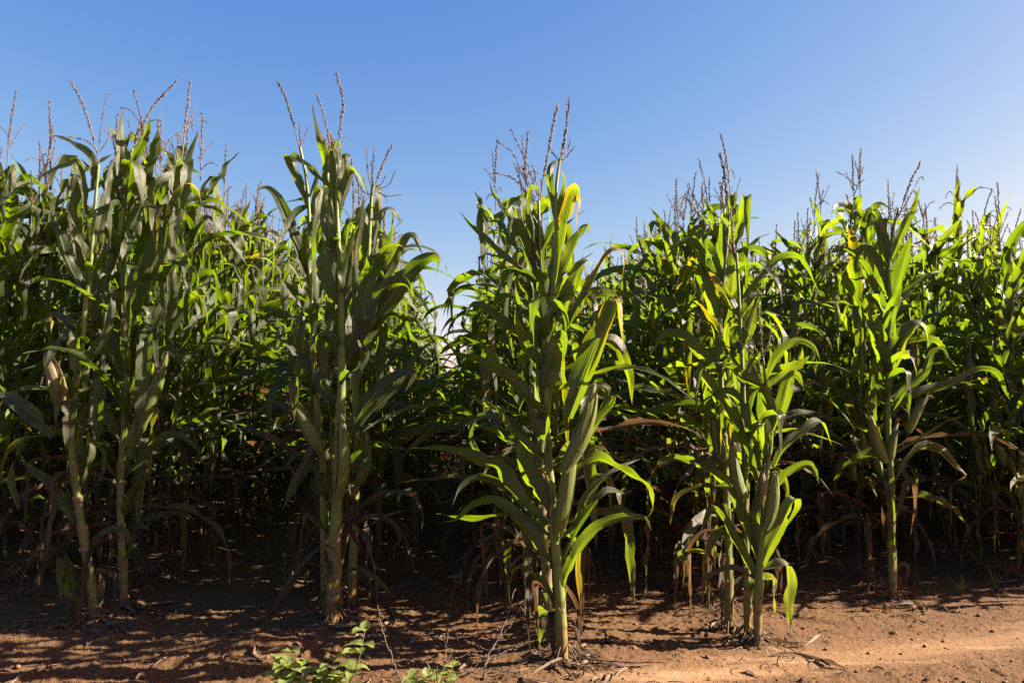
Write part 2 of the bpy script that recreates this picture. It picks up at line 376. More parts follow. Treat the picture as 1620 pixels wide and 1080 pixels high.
# ---------------------------------------------------------------- tassels, ears, stalks
def spike(mb, P, r, rng, dens, size, start=0.25, lo=False):
    """one tassel branch: a thin axis carrying overlapping spikelets"""
    n = len(P); tube(mb, P, np.linspace(r, r * 0.55, n), 3 if lo else 4)
    L = np.linalg.norm(np.diff(P, axis=0), axis=1).sum()
    k = max(4, int(L * (1 - start) / dens))
    s = np.linspace(start, 0.995, k) + rng.normal(0, 0.004, k)
    s = np.clip(s, 0, 1) * (n - 1); i0 = np.minimum(s.astype(int), n - 2); f = (s - i0)[:, None]
    C = P[i0] * (1 - f) + P[i0 + 1] * f; T = unit(P[i0 + 1] - P[i0])
    ph = rng.uniform(0, 6.28, k); ref = np.array((0.3, 0.9, 0.2))
    B = unit(np.cross(T, ref)); N = np.cross(T, B)
    O = np.cos(ph)[:, None] * B + np.sin(ph)[:, None] * N
    Dr = unit(T * 1.0 + O * rng.uniform(0.25, 0.75, k)[:, None]); E = unit(np.cross(Dr, O)); F = np.cross(Dr, E)
    ln = size * rng.uniform(0.75, 1.2, k)[:, None]; wd = ln * 0.17
    b = C + O * r * 0.5; m = b + Dr * ln * 0.45; tp = b + Dr * ln
    if lo:
        V = np.stack([b, m + E * wd * 1.3, tp, m - E * wd * 1.3], 1).reshape(-1, 3)
        q = np.arange(k)[:, None] * 4 + np.array((0, 1, 2, 3))[None]; mb.add(V, q)
    else:
        V = np.stack([b, m + E * wd, m + F * wd, m - E * wd, m - F * wd, tp], 1).reshape(-1, 3)
        tri = np.array([(0, 2, 1), (0, 3, 2), (0, 4, 3), (0, 1, 4), (5, 1, 2), (5, 2, 3), (5, 3, 4), (5, 4, 1)])
        mb.add(V, None, (np.arange(k)[:, None, None] * 6 + tri[None]).reshape(-1, 3))

def gen_tassel(top, rng, lo=False):
    mb = MB(); L = rng.uniform(0.30, 0.44); n = 10
    az = rng.uniform(0, 6.28); lean = rng.uniform(0.02, 0.22)
    t = np.linspace(0, 1, n)[:, None]; d = np.array((math.cos(az), math.sin(az), 0))
    P = top + t * np.array((0, 0, L)) + d * lean * L * t ** 2
    spike(mb, P, 0.0034, rng, 0.012 if lo else 0.0036, 0.026 if lo else 0.0155, 0.32, lo)
    for k in range(rng.integers(2, 7)):
        s = rng.uniform(0.10, 0.42); l2 = rng.uniform(0.13, 0.24); a = rng.uniform(0, 6.28); e = D2R(rng.uniform(48, 78))
        h = np.array((math.cos(a), math.sin(a), 0)); dr = rng.uniform(-0.1, 0.95)
        Q = (top + np.array((0, 0, L * s)) + d * lean * L * s * s) + h * math.cos(e) * l2 * t + np.array((0, 0, 1.0)) * (math.sin(e) * l2 * t - dr * l2 * t ** 2.2)
        spike(mb, Q, 0.0021, rng, 0.015 if lo else 0.0055, 0.020 if lo else 0.0135, 0.08, lo)
    return mb

def gen_ear(base, tip, R, rng, bow=0.06, dry=0.0, nr=14, ns=14):
    """husked ear from base to tip with overlapping husk blades; returns husk and silk meshes"""
    base, tip = np.asarray(base, float), np.asarray(tip, float); ax = tip - base; L = np.linalg.norm(ax); ax /= L
    side = unit(np.cross(ax, np.array((0.2, 1, 0.1)))); oth = np.cross(ax, side)
    t = np.linspace(0, 1, nr); bd = side * math.cos(rng.uniform(0, 6)) + oth * math.sin(rng.uniform(0, 6))
    C = base + ax * (L * t)[:, None] + bd * (bow * L * np.sin(t * math.pi))[:, None]
    prof = np.interp(t, [0, .06, .2, .42, .68, .85, .95, 1], [.42, .62, .90, 1.0, .86, .58, .34, .13])
    th = np.linspace(0, 2 * math.pi, ns, endpoint=False)
    ph = rng.uniform(0, 6)
    rad = R * prof[:, None] * (1 + 0.07 * np.cos(3 * th + ph + 1.3 * t[:, None]) + 0.025 * np.cos(8 * th + ph))
    V = C[:, None] + rad[..., None] * (np.cos(th)[None, :, None] * side + np.sin(th)[None, :, None] * oth)
    i = np.arange(nr - 1)[:, None] * ns; j = np.arange(ns)[None]; jn = (j + 1) % ns
    q = np.stack([i + j, i + jn, i + ns + jn, i + ns + j], -1).reshape(-1, 4)
    A = np.stack([np.broadcast_to(np.abs(th / math.pi - 1)[None], (nr, ns)), np.broadcast_to(t[:, None], (nr, ns)), np.zeros((nr, ns))], -1).reshape(-1, 3)
    mb = MB(); mb.add(V.reshape(-1, 3), q, None, A, (0, dry, 0))
    for k in range(4):                                     # loose outer husks, hugging then flaring
        a0 = ph + k * 1.7 + rng.uniform(-.3, .3); tt = np.linspace(0.02, rng.uniform(0.82, 1.1), 12)
        out = side * math.cos(a0) + oth * math.sin(a0)
        cc = base + ax * (L * tt)[:, None] + bd * (bow * L * np.sin(np.clip(tt, 0, 1) * math.pi))[:, None]
        pr = np.interp(tt, [0, .06, .2, .42, .68, .85, .95, 1, 1.15], [.42, .62, .90, 1.0, .86, .60, .42, .34, .42])
        fl = np.maximum(tt - 0.7, 0) ** 2 * rng.uniform(0.3, 1.5)
        P = cc + out * (R * (pr * 1.06) + 0.002 + fl * R * 3)[:, None]
        wv = np.cross(ax, out); w = R * 0.85 * np.interp(tt / tt[-1], [0, .3, .7, 1], [.7, 1, .6, .06])
        uu = np.linspace(-1, 1, 5)
        VV = P[:, None] + uu[None, :, None] * w[:, None, None] * wv - out * ((uu ** 2)[None] * (w ** 2 / (2.1 * R))[:, None])[..., None]
        ii = np.arange(11)[:, None] * 5; jj = np.arange(4)[None]
        qq = np.stack([ii + jj, ii + jj + 1, ii + 6 + jj, ii + 5 + jj], -1).reshape(-1, 4)
        AA = np.stack([np.broadcast_to(uu[None] + k, (12, 5)), np.broadcast_to(tt[:, None] * .95, (12, 5)), np.zeros((12, 5))], -1).reshape(-1, 3)
        mb.add(VV.reshape(-1, 3), qq, None, AA, (0, dry, 0))
    silk = MB()
    for k in range(16):
        dv = unit(ax + side * rng.normal(0, .5) + oth * rng.normal(0, .5)); l2 = rng.uniform(.03, .065)
        s = np.linspace(0, 1, 6)[:, None]
        P = tip - ax * 0.012 + dv * l2 * s + np.array((0, 0, -1.0)) * l2 * 0.9 * s ** 2 + rng.normal(0, .0025, (6, 3)) * s
        tube(silk, P, np.linspace(.0013, .0006, 6), 3)
    return mb, silk

def stalk_tube(mb, P, zs, r0, r1, nodes, sides=9, z0=0.0):
    """jointed stem: swollen nodes, each internode wrapped in a slightly wider sheath that opens upward"""
    n = len(P); h = np.asarray(zs) - z0; f = np.clip(h / max(h[-1], .1), 0, 1)
    R = r0 + (r1 - r0) * f ** 0.9; ring = np.zeros(n)
    for zn in nodes:
        d = h - zn
        ring = np.maximum(ring, np.exp(-(d / 0.006) ** 2))
        R = R * (1 + 0.13 * np.exp(-(d / 0.009) ** 2)) + 0.0022 * np.where((d > 0.004) & (d < 0.16), np.exp(-(d / .11) ** 2), 0) * (1 - .4 * f)
    a = np.stack([h, ring, np.zeros(n)], 1)
    tube(mb, P, R, sides, a)

def roots_mb(r, rng, k0=9):
    mb = MB()
    for k in range(k0):
        a = k * 6.283 / k0 + rng.uniform(-.25, .25); h = np.array((math.cos(a), math.sin(a), 0)); o = rng.uniform(.045, .085); z = rng.uniform(.03, .075)
        s = np.linspace(0, 1, 6)[:, None]
        tube(mb, h * (r * .8 + o * s ** 1.3) + np.array((0, 0, 1.0)) * (z * (1 - s ** 1.6) - .02 * s), np.linspace(.0042, .0022, 6), 4)
    return mb

# ---------------------------------------------------------------- generic maize plants
def wild_leaf(p0, phi, f, r, lo=False, n=22, na=4, scale=1.0, nodry=False):
    """one arching leaf leaving the stem at p0 toward azimuth phi; f = height fraction on the plant"""
    L = (0.50 + 0.46 * math.sin(math.pi * min(1, .10 + .82 * f))) * r.uniform(.80, 1.12) * scale
    W = (0.023 + 0.0145 * math.sin(math.pi * min(1, .15 + .7 * f))) * r.uniform(.8, 1.15)
    if f > .88: L *= .8
    e0 = 60 + 17 * f + r.normal(0, 8); bend = 160 - 10 * f + r.normal(0, 28); pw = r.uniform(.9, 1.7)
    dry = 0.0; kinkp = .78
    if .68 < f < .88 and r.random() < .55: e0 = r.uniform(70, 86); bend = r.uniform(15, 75); kinkp = .12; L *= .85
    elif .2 < f < .48 and r.random() < .62: e0 = r.uniform(30, 56); bend = r.uniform(55, 105); kinkp = .15; L *= 1.15
    if not nodry:
        if f < .20: dry = r.choice([1.0, .7, .45]); e0 = r.uniform(10, 45); bend = r.uniform(90, 140)
        elif f < .38: dry = r.choice([1.0, .5, 0, 0, 0, 0]); L *= .95; W *= .85
    if lo: n, na = 10, 2
    v = np.linspace(0, 1, n)
    el = e0 - bend * v ** pw
    if r.random() < kinkp:
        vk = r.uniform(.2, .65); x = np.clip((v - vk) / .09, 0, 1); el = el - r.uniform(75, 150) * x * x * (3 - 2 * x)
    if dry > .5: el = el - 25 * v
    el = np.radians(np.clip(el + 7 * np.sin(v * r.uniform(6, 14) + r.uniform(0, 6)), -89, 88)); azm = phi + r.normal(0, .40) * v + r.normal(0, .16) * np.sin(v * 7)
    T = np.stack([np.cos(el) * np.cos(azm), np.cos(el) * np.sin(azm), np.sin(el)], 1)
    P = p0 + np.vstack([[0, 0, 0], np.cumsum(T[:-1] * (L / (n - 1)), 0)]) + .010 * T[0] * np.array((1, 1, 0))
    Bh = np.stack([-np.sin(azm), np.cos(azm), 0 * azm], 1); Nn = np.cross(T, Bh)
    rl = (r.normal(0, .8) * v + r.normal(0, .25) + r.normal(0, .35) * np.sin(v * r.uniform(5, 11)) + (r.normal(0, 1.6) * v ** 2 if r.random() < .55 else 0))[:, None]
    B = np.cos(rl) * Bh + np.sin(rl) * Nn; N = np.cross(T, B)
    lb = MB()
    yel = r.choice([0, .45, .75, 1.0], p=[.62, .2, .11, .07]) * (.5 if f > .72 else 1)
    blade(lb, P, B, N, W * (.7 if dry > .5 else 1), na, (yel, dry, r.random()), r, fold=.55 + (.5 if dry > .5 else 0), rip=r.uniform(.007, .02), kr=r.uniform(3.5, 7))
    return lb

def gen_plant(seed, lo=False):
    """returns [(part name, MB, material, child parts)] for one maize plant standing at the origin"""
    rng = np.random.default_rng(seed); parts = []
    H = rng.uniform(2.0, 2.22); lx, ly = rng.normal(0, .035, 2); wob = rng.uniform(0, 6.28, 2)
    def ax(z):
        f = np.asarray(z) / H
        return np.stack([lx * f ** 1.5 + .010 * np.sin(f * 9 + wob[0]), ly * f ** 1.5 + .010 * np.sin(f * 8 + wob[1]), np.asarray(z) * 1.0], -1)
    nodes = [0.05, 0.11]; z = 0.2
    while z < H - .05: nodes.append(z); z += rng.uniform(.112, .155) * (1 if z > .4 else .8)
    nodes.append(H - .02)
    zs = np.linspace(-.03, H + .12, 16 if lo else 110)
    st = MB(); r0 = rng.uniform(.0125, .016); stalk_tube(st, ax(zs), zs, r0, .0048, nodes, 4 if lo else 8)
    parts.append(('stalk', st, M_STALK, []))
    phi = rng.uniform(0, 6.28); first = True; lseed = rng.integers(1 << 30)
    idx = [k for k, zn in enumerate(nodes) if zn > .17]
    for c, k in enumerate(idx):
        r = np.random.default_rng(lseed + c)
        zn = nodes[k]; f = zn / H; phi += math.pi + r.normal(0, .22)
        if f < .18 and r.random() < .12: continue
        lb = wild_leaf(ax(zn + .11 * min(1, (H - zn) * 3 + .2)), phi, f, r, lo)
        parts.append(('leaf', lb, M_LEAF, []))
    er = np.random.default_rng(seed + 7)
    for e in range(er.choice([1, 1, 2])):
        zn = nodes[min(len(nodes) - 3, 6 + e)]; a = phi + e * math.pi + er.normal(0, .4); h = np.array((math.cos(a), math.sin(a), 0)); b0 = ax(zn) + h * .018
        tip = b0 + (h * math.sin(D2R(er.uniform(14, 32))) + np.array((0, 0, 1.0)) * .93) * er.uniform(.20, .27)
        hk, sk = gen_ear(b0, tip, er.uniform(.021, .028), er, dry=er.choice([0, .15, .4]), nr=6 if lo else 12, ns=6 if lo else 12)
        parts.append(('ear', hk, M_HUSK, [] if lo else [('silk', sk, M_SILK)]))
    if not lo: parts.append(('brace_root', roots_mb(r0, er, 9), M_ROOT, []))
    parts.append(('tassel', gen_tassel(ax(H + .11), er, lo), M_TASSEL, []))
    return parts

NPROTO = 16
PROTO = []
for k in range(NPROTO):
    PROTO.append([(nm, mb.mesh('maize_' + nm, mt), [(cn, cm.mesh('maize_' + cn, cmt)) for cn, cm, cmt in ch]) for nm, mb, mt, ch in gen_plant(100 + k * 13)])
LOW = [gen_plant(100 + k * 13, True) for k in range(NPROTO)]

# ---------------------------------------------------------------- the plants at the row ends, each leaf traced to its own place
HERO_GAP = {6: .32, 7: .42, 8: .40, 9: .42, 10: .2}
GROUP = 'maize plants standing in rows'
def hero(label, Y, stems, leaves=(), ears=(), tassels=(), seed=1, skip=.15, glow=0):
    rs = np.random.default_rng(seed)
    b = at(stems[0][0][0][0], stems[0][0][0][1], Y); b[2] = gz(b[0], b[1])
    root = thing('maize_plant', label, 'maize plant', tuple(b), GROUP)
    ppm = FPX / Y; cam_p = np.array((0, 0, CAM_H)); sun_v = np.array(SUN_DIR)
    for pts, w0, w1 in stems:
        P3 = [at(p[0], p[1], Y + (p[2] if len(p) > 2 else 0)) for p in pts]
        g0 = gz(P3[0][0], P3[0][1])
        if P3[0][2] < g0 + .12: P3 = [np.array((P3[0][0], P3[0][1], g0 - .04))] + [p for p in P3 if p[2] > g0 + .03]
        P = spline(P3, 150) - b
        L = P[-1][2] - P[0][2]; nodes = [.09, .15]; z = .25
        while z < L - .1: nodes.append(z); z += rs.uniform(.13, .18)
        mb = MB(); stalk_tube(mb, P, P[:, 2], w0 * .43 / ppm, w1 * .38 / ppm, nodes, 12, P[0][2] + .04)
        part('stalk', mb.mesh('stalk', M_STALK), root)
        for zn in nodes:                                   # the leaves that point toward or away from the road
            f = zn / max(nodes)
            if f < .48 or f > .78: continue
            for s_ in (-1, 1):
                if rs.random() < skip: continue
                p = P[np.argmin(np.abs(P[:, 2] - P[0][2] - zn))]
                lm = wild_leaf(p, s_ * math.pi / 2 + rs.normal(0, .42), f, rs, False, 26, 6, .86 if s_ > 0 else .55, True)
                part('leaf', lm.mesh('leaf', M_LEAF), root)
        R0, R1 = w0 * .43 / ppm, w1 * .38 / ppm
        for zi, zn in enumerate(nodes[1:]):                 # split leaf sheaths wrapped round the joints
            f = zn / max(nodes)
            if f > .62 or rs.random() < .15: continue
            k0 = np.argmin(np.abs(P[:, 2] - P[0][2] - zn)); k1 = np.argmin(np.abs(P[:, 2] - P[0][2] - zn - rs.uniform(.10, .17)))
            C = P[k0:k1 + 1]; m_ = len(C)
            if m_ < 4: continue
            T, B, N = frames(C, np.array((1.0, .05, 0))); t_ = np.linspace(0, 1, m_); a0 = rs.uniform(0, 6.28)
            half = np.interp(t_, [0, .5, 1], [2.9, 2.5, 1.5]) * (1 + .05 * rs.normal(0, 1, m_)); rr = (R0 + (R1 - R0) * f ** .9) * (1.09 + .04 * t_ + .5 * rs.uniform(.2, 1) * t_ ** 4)
            uu = np.linspace(-1, 1, 13); an = a0 + uu[None] * half[:, None]
            V = C[:, None] + rr[:, None, None] * (1 + .10 * (np.abs(uu) ** 6)[None, :, None] * rs.uniform(.3, 2)) * (np.cos(an)[..., None] * B[:, None] + np.sin(an)[..., None] * N[:, None])
            i_ = np.arange(m_ - 1)[:, None] * 13; j_ = np.arange(12)[None]
            A = np.stack([np.broadcast_to(uu[None], an.shape), np.broadcast_to(t_[:, None] * .8, an.shape), 0 * an], -1).reshape(-1, 3)
            sm = MB(); sm.add(V.reshape(-1, 3), np.stack([i_ + j_, i_ + j_ + 1, i_ + 14 + j_, i_ + 13 + j_], -1).reshape(-1, 4), None, A, (0, .85 if f < .2 else (.5 if f < .36 else rs.choice([0, .15, .4])), 0))
            part('leaf_sheath', sm.mesh('leaf_sheath', M_HUSK), root)
        for _ in range(2):                                  # withered leaves and split sheaths low on the stem
            f = rs.uniform(.07, .36); p = P[np.argmin(np.abs(P[:, 2] - P[0][2] - f * L))]
            lm = wild_leaf(p, rs.uniform(-.35, math.pi + .35), .1, rs, False, 26, 6, rs.uniform(.3, .55))
            part('leaf', lm.mesh('leaf', M_LEAF), root)
        if P3[0][2] < g0 + .02:
            rb = roots_mb(w0 / 2 / ppm, rs, 10); rm = MB(); rm.extend(rb, None, tuple(np.array((P3[0][0], P3[0][1], g0)) - b))
            part('brace_root', rm.mesh('brace_root', M_ROOT), root)
    for lf in leaves:
        pts, w = lf[0], lf[1]; o = lf[2] if len(lf) > 2 else {}
        k = len(pts); dz = o.get('dy', rs.uniform(-.12, .15)); d0 = o.get('d0', 0)
        Q = [at(p[0], p[1], Y + d0 + (p[2] if len(p) > 2 else dz * (i / (k - 1)) ** 1.3)) for i, p in enumerate(pts)]
        P = spline(Q, 34) - b
        roll = D2R(o.get('roll', rs.choice([-1, 1]) * rs.uniform(15, 52))); tw = D2R(o.get('tw', rs.normal(0, 28)))
        T0 = unit(P[2] - P[0]); side = np.cross(T0, np.array((0, 1.0, 0))); side = side / max(np.linalg.norm(side), 1e-3)
        nn = np.cross(T0, side); B0 = math.cos(roll) * side + math.sin(roll) * nn
        def facing(q):                                     # > 0 when the side turned to the road catches the sun
            n_ = frames(P, math.cos(q) * side + math.sin(q) * nn)[2]
            n_ = n_ * np.sign(((cam_p - b - P) * n_).sum(1, keepdims=True)); return float((n_ @ sun_v).mean())
        if glow and 'roll' in o and o['roll'] < 12: roll = D2R(rs.uniform(14, 26))
        if glow > 0: roll = math.copysign(max(abs(roll), D2R(rs.uniform(32, 50))), roll)
        if glow:
            roll = max((roll, -roll), key=lambda q: -glow * facing(q)); tw = tw * .5
            B0 = math.cos(roll) * side + math.sin(roll) * nn
        T, B, N = frames(P, B0)
        v = np.linspace(0, 1, len(P))[:, None]; rl = tw * v + .25 * np.sin(v * 5 + rs.uniform(0, 6))
        B, N = np.cos(rl) * B + np.sin(rl) * N, np.cos(rl) * N - np.sin(rl) * B
        if N[6][2] < 0: N = -N
        hw = w * .385 / ppm / max(math.cos(roll), .58)
        mb = MB(); dry = o.get('dry', 0)
        blade(mb, P, B, N, hw, 8, (o.get('yel', rs.choice([0, .3, .5])), dry, rs.random()), rs, fold=o.get('fold', .45 + .5 * (dry > .5)), rip=o.get('rip', rs.uniform(.004, .011)), kr=rs.uniform(3.5, 6.5), base=o.get('base', .5))
        part('leaf', mb.mesh('leaf', M_LEAF), root, o.get('label'))
    for e in ears:
        (bx, by), (tx, ty), w = e[:3]; dy = e[4] if len(e) > 4 else -.09
        hk, sk = gen_ear(at(bx, by, Y + dy) - b, at(tx, ty, Y + dy - .03) - b, w * .38 / ppm, rs, dry=e[3] if len(e) > 3 else 0, nr=22, ns=22)
        eo = part('ear', hk.mesh('ear', M_HUSK), root); part('silk', sk.mesh('silk', M_SILK), eo)
    for ts in tassels:
        mb = MB()
        for i, pts in enumerate(ts):
            P = spline([at(p[0], p[1], Y + (.0 if i == 0 else rs.uniform(-.05, .05) * (j > 0))) for j, p in enumerate(pts)], 16) - b
            big = i == 0 or (len(pts[-1]) > 2)
            spike(mb, P, .0034 if big else .0022, rs, .0034 if big else .005, .018 if big else .0135, .28 if i == 0 else .12)
        part('tassel', mb.mesh('tassel', M_TASSEL), root)
    return root
D = {'dry': 1.0}
# -- left row end
hero('tall maize plant with a snapped leaf and frayed brown-tipped ear, at the left', 4.3,
     [([(149, 976), (146, 940), (142, 910), (133, 855), (123, 790), (116, 730), (113, 680), (118, 620), (128, 560), (136, 480), (145, 400), (150, 330), (156, 260)], 16, 5)],
     [([(146, 300), (146, 251), (120, 230), (95, 217), (64, 212)], 15, {'roll': 35}),
      ([(136, 340), (130, 285), (122, 257), (100, 262), (55, 284)], 13, {'roll': 40}),
      ([(126, 420), (119, 340), (118, 275), (108, 300), (93, 345)], 26, {'roll': 10}),
      ([(150, 400), (163, 330), (174, 275), (182, 245)], 20, {'roll': 20}),
      ([(140, 470), (110, 420), (95, 370), (80, 350), (60, 380)], 22, {}),
      ([(85, 690), (58, 662), (30, 640), (6, 622), (-6, 604)], 36, {'roll': 12, 'tw': 10}),
      ([(120, 645, 0), (116, 632, -.03), (112, 640, -.08), (110, 670, -.10), (104, 714, -.10)], 30, {'roll': 4, 'tw': 0, 'dry': .45, 'label': 'snapped hanging leaf with a torn pale fold'}),
      ([(138, 715, 0), (142, 694, -.04), (143, 700, -.09), (140, 725, -.11), (128, 775, -.1)], 28, {'roll': 0, 'tw': 0, 'dry': .35}),
      ([(146, 720), (152, 705), (162, 720), (160, 748), (150, 770), (132, 788)], 16, {'dry': .5}),
      ([(153, 695), (155, 640), (162, 590), (165, 563)], 30, {'roll': 5, 'tw': 8, 'rip': .003}),
      ([(119, 826), (100, 795), (80, 765), (65, 752), (28, 724)], 24, {'roll': 10}),
      ([(30, 805), (18, 770), (20, 735), (28, 728)], 12, {}),
      ([(134, 872), (152, 852), (178, 838), (198, 842), (206, 868), (192, 892)], 15, {'dry': .5}),
      ([(148, 968), (160, 945), (161, 920), (158, 905)], 14, {'yel': 1.0}),
      ([(140, 960), (112, 940), (106, 905), (98, 880), (96, 960)], 20, {'dry': .15}),
      ([(145, 950), (120, 920), (112, 890), (100, 872)], 10, {}),
      ([(128, 560), (120, 520), (90, 500), (60, 510), (40, 545)], 18, {}),
      ([(125, 590), (150, 555), (170, 520), (178, 480), (168, 465), (155, 490)], 18, {'roll': 20})],
     [((100, 634), (72, 556), 29, .8, -.12)],
     [[[(158, 262), (148, 222), (133, 170), (113, 130)], [(156, 240), (162, 190), (170, 148)], [(158, 245), (140, 225), (120, 218), (108, 216)], [(158, 240), (170, 222), (180, 205)]]], 11, .5, -1)
hero('tall maize plant with a bright upright top leaf, right beside the snapped-leaf plant', 4.55,
     [([(196, 935), (194, 880), (191, 810), (192, 740), (197, 660), (200, 600), (195, 520), (191, 450), (190, 380), (194, 320), (203, 260), (210, 235)], 14, 5)],
     [([(192, 335), (190, 270), (191, 215), (194, 172)], 20, {'roll': 25, 'rip': .003}),
      ([(206, 262), (218, 238), (232, 210), (238, 186)], 22, {'roll': 15}),
      ([(200, 325, 0), (203, 275, 0), (208, 258, -.03), (222, 262, -.10), (226, 325, -.13)], 36, {'roll': 5, 'tw': 5}),
      ([(163, 445), (185, 395), (208, 352), (224, 326), (233, 332), (233, 378)], 26, {'roll': 25}),
      ([(195, 470), (232, 430), (252, 370), (252, 328, -.02), (246, 340, -.12), (248, 400, -.14)], 38, {'roll': 5, 'dry': .35, 'yel': .8, 'label': 'broad leaf with red-brown edges'}),
      ([(240, 420), (262, 370), (280, 318), (296, 296), (312, 300), (320, 330)], 20, {'yel': .9}),
      ([(192, 540), (213, 485), (238, 445), (260, 422), (274, 436), (272, 480)], 26, {'roll': 20}),
      ([(196, 600), (175, 540), (160, 500), (152, 470), (160, 440), (172, 452)], 30, {'roll': 15}),
      ([(198, 650), (225, 590), (250, 560), (272, 555), (300, 590)], 24, {}),
      ([(193, 400), (170, 395), (158, 430), (150, 470)], 24, {}),
      ([(194, 760), (230, 720), (260, 690), (290, 690), (320, 720)], 18, {}),
      ([(192, 830), (205, 790), (225, 760), (250, 740)], 14, {}),
      ([(195, 900), (188, 870), (182, 840), (198, 835), (200, 870)], 10, D),
      ([(190, 330), (170, 300), (160, 290), (150, 310)], 14, {}),
      ([(200, 700), (170, 660), (150, 620), (140, 640)], 20, {})],
     [((203, 705), (265, 556), 27, .15)],
     [[[(210, 240), (225, 200), (245, 165), (279, 130)], [(228, 205), (210, 178), (192, 170)], [(214, 228), (222, 208), (236, 196)], [(212, 235), (205, 205), (203, 190)], [(232, 195), (245, 190), (256, 192)]]], 12, glow=-1)
# -- second row end
hero('maize plant with a thick pale stalk and two ears, lower leaves withered to brown', 4.2,
     [([(526, 986), (528, 930), (530, 860), (534, 780), (536, 700), (540, 620), (541, 520), (537, 420), (533, 330), (533, 242)], 26, 6)],
     [([(533, 350, 0), (528, 290, 0), (529, 243, 0), (533, 240, -.05), (536, 262, -.08), (531, 292, -.08)], 24, {'roll': 0, 'tw': 5}),
      ([(536, 345, 0), (543, 290, .02), (546, 248, .02), (550, 246, -.03), (551, 275, -.05)], 20, {'roll': 5}),
      ([(540, 330), (550, 285), (557, 268), (570, 285), (582, 312)], 18, {}),
      ([(540, 420), (526, 380), (515, 345), (513, 304)], 30, {'roll': 8, 'tw': 10}),
      ([(541, 480), (556, 410), (570, 350), (576, 308)], 30, {'roll': 10, 'rip': .003}),
      ([(560, 500), (562, 440), (562, 395), (572, 340)], 12, {'roll': 35, 'yel': .9}),
      ([(537, 480), (520, 450), (512, 420), (520, 388), (534, 376), (543, 395)], 34, {'roll': 10, 'yel': .6}),
      ([(548, 575), (580, 530), (615, 475), (648, 430), (676, 408), (692, 412), (690, 440)], 46, {'roll': 22, 'tw': 10}),
      ([(530, 580), (560, 545), (588, 512), (600, 470), (622, 446), (645, 448), (658, 478)], 40, {'roll': 10, 'tw': 5, 'yel': .5}),
      ([(547, 560), (549, 525), (551, 505), (552, 486)], 20, {'roll': 3, 'rip': .002}),
      ([(560, 545), (566, 520), (572, 498)], 14, {'roll': 20}),
      ([(575, 560), (572, 500), (580, 450), (600, 428), (612, 450)], 34, {'roll': 10}),
      ([(548, 690), (575, 645), (605, 612), (638, 588), (655, 592), (640, 620)], 32, {'roll': 20, 'dry': .3, 'yel': .7}),
      ([(513, 690), (502, 700), (482, 738), (463, 772), (446, 808)], 26, {'roll': 15, 'dry': .45}),
      ([(478, 732), (455, 712), (430, 697), (405, 684), (370, 674)], 18, {'dry': .9, 'label': 'withered purple-brown leaf'}),
      ([(540, 745), (555, 730), (572, 715), (582, 727), (577, 755), (566, 772)], 22, {'roll': 15}),
      ([(540, 745), (520, 752), (500, 757), (488, 758)], 6, D),
      ([(548, 815), (585, 795), (615, 779), (648, 783), (666, 805), (670, 830)], 13, {'dry': .8}),
      ([(550, 835), (590, 818), (618, 828), (632, 850), (620, 868), (606, 878)], 11, {'dry': .8}),
      ([(545, 850), (590, 828), (620, 812), (650, 806), (660, 808)], 6, {'dry': .6}),
      ([(545, 735), (547, 780), (553, 830), (570, 872)], 18, {'dry': 1.0, 'roll': 20}),
      ([(548, 790), (552, 830), (545, 870), (540, 905)], 16, {'dry': 1.0}),
      ([(532, 907), (560, 901), (592, 912), (612, 932), (626, 948)], 12, {'roll': 25}),
      ([(522, 928), (506, 945), (489, 963)], 8, {}),
      ([(505, 868), (475, 900), (450, 935), (436, 958), (424, 976)], 22, {'dry': 1.0, 'roll': 15, 'label': 'withered brown leaf hanging to the soil'}),
      ([(524, 860), (515, 880), (520, 900), (518, 922)], 22, {'dry': 1.0, 'roll': 10}),
      ([(522, 845), (500, 825), (482, 812), (478, 835), (475, 862)], 12, {'dry': .9}),
      ([(520, 790), (502, 770), (508, 750), (515, 745)], 22, {}),
      ([(530, 640), (560, 600), (580, 560), (590, 500)], 16, {}),
      ([(534, 640), (515, 620), (505, 600), (515, 570), (530, 560)], 26, {}),
      ([(540, 700), (590, 650), (630, 610), (660, 560), (690, 535)], 20, {}),
      ([(530, 820), (512, 780), (500, 740), (505, 720)], 14, {}),
      ([(528, 975), (540, 955), (536, 930)], 8, {'yel': 1.1})],
     [((534, 790), (540, 655), 30, .05), ((510, 715), (458, 626), 30, 0, .02)],
     [[[(533, 260), (538, 205), (543, 160), (532, 117)], [(534, 250), (540, 232), (548, 215)]]], 21, .5, -1)
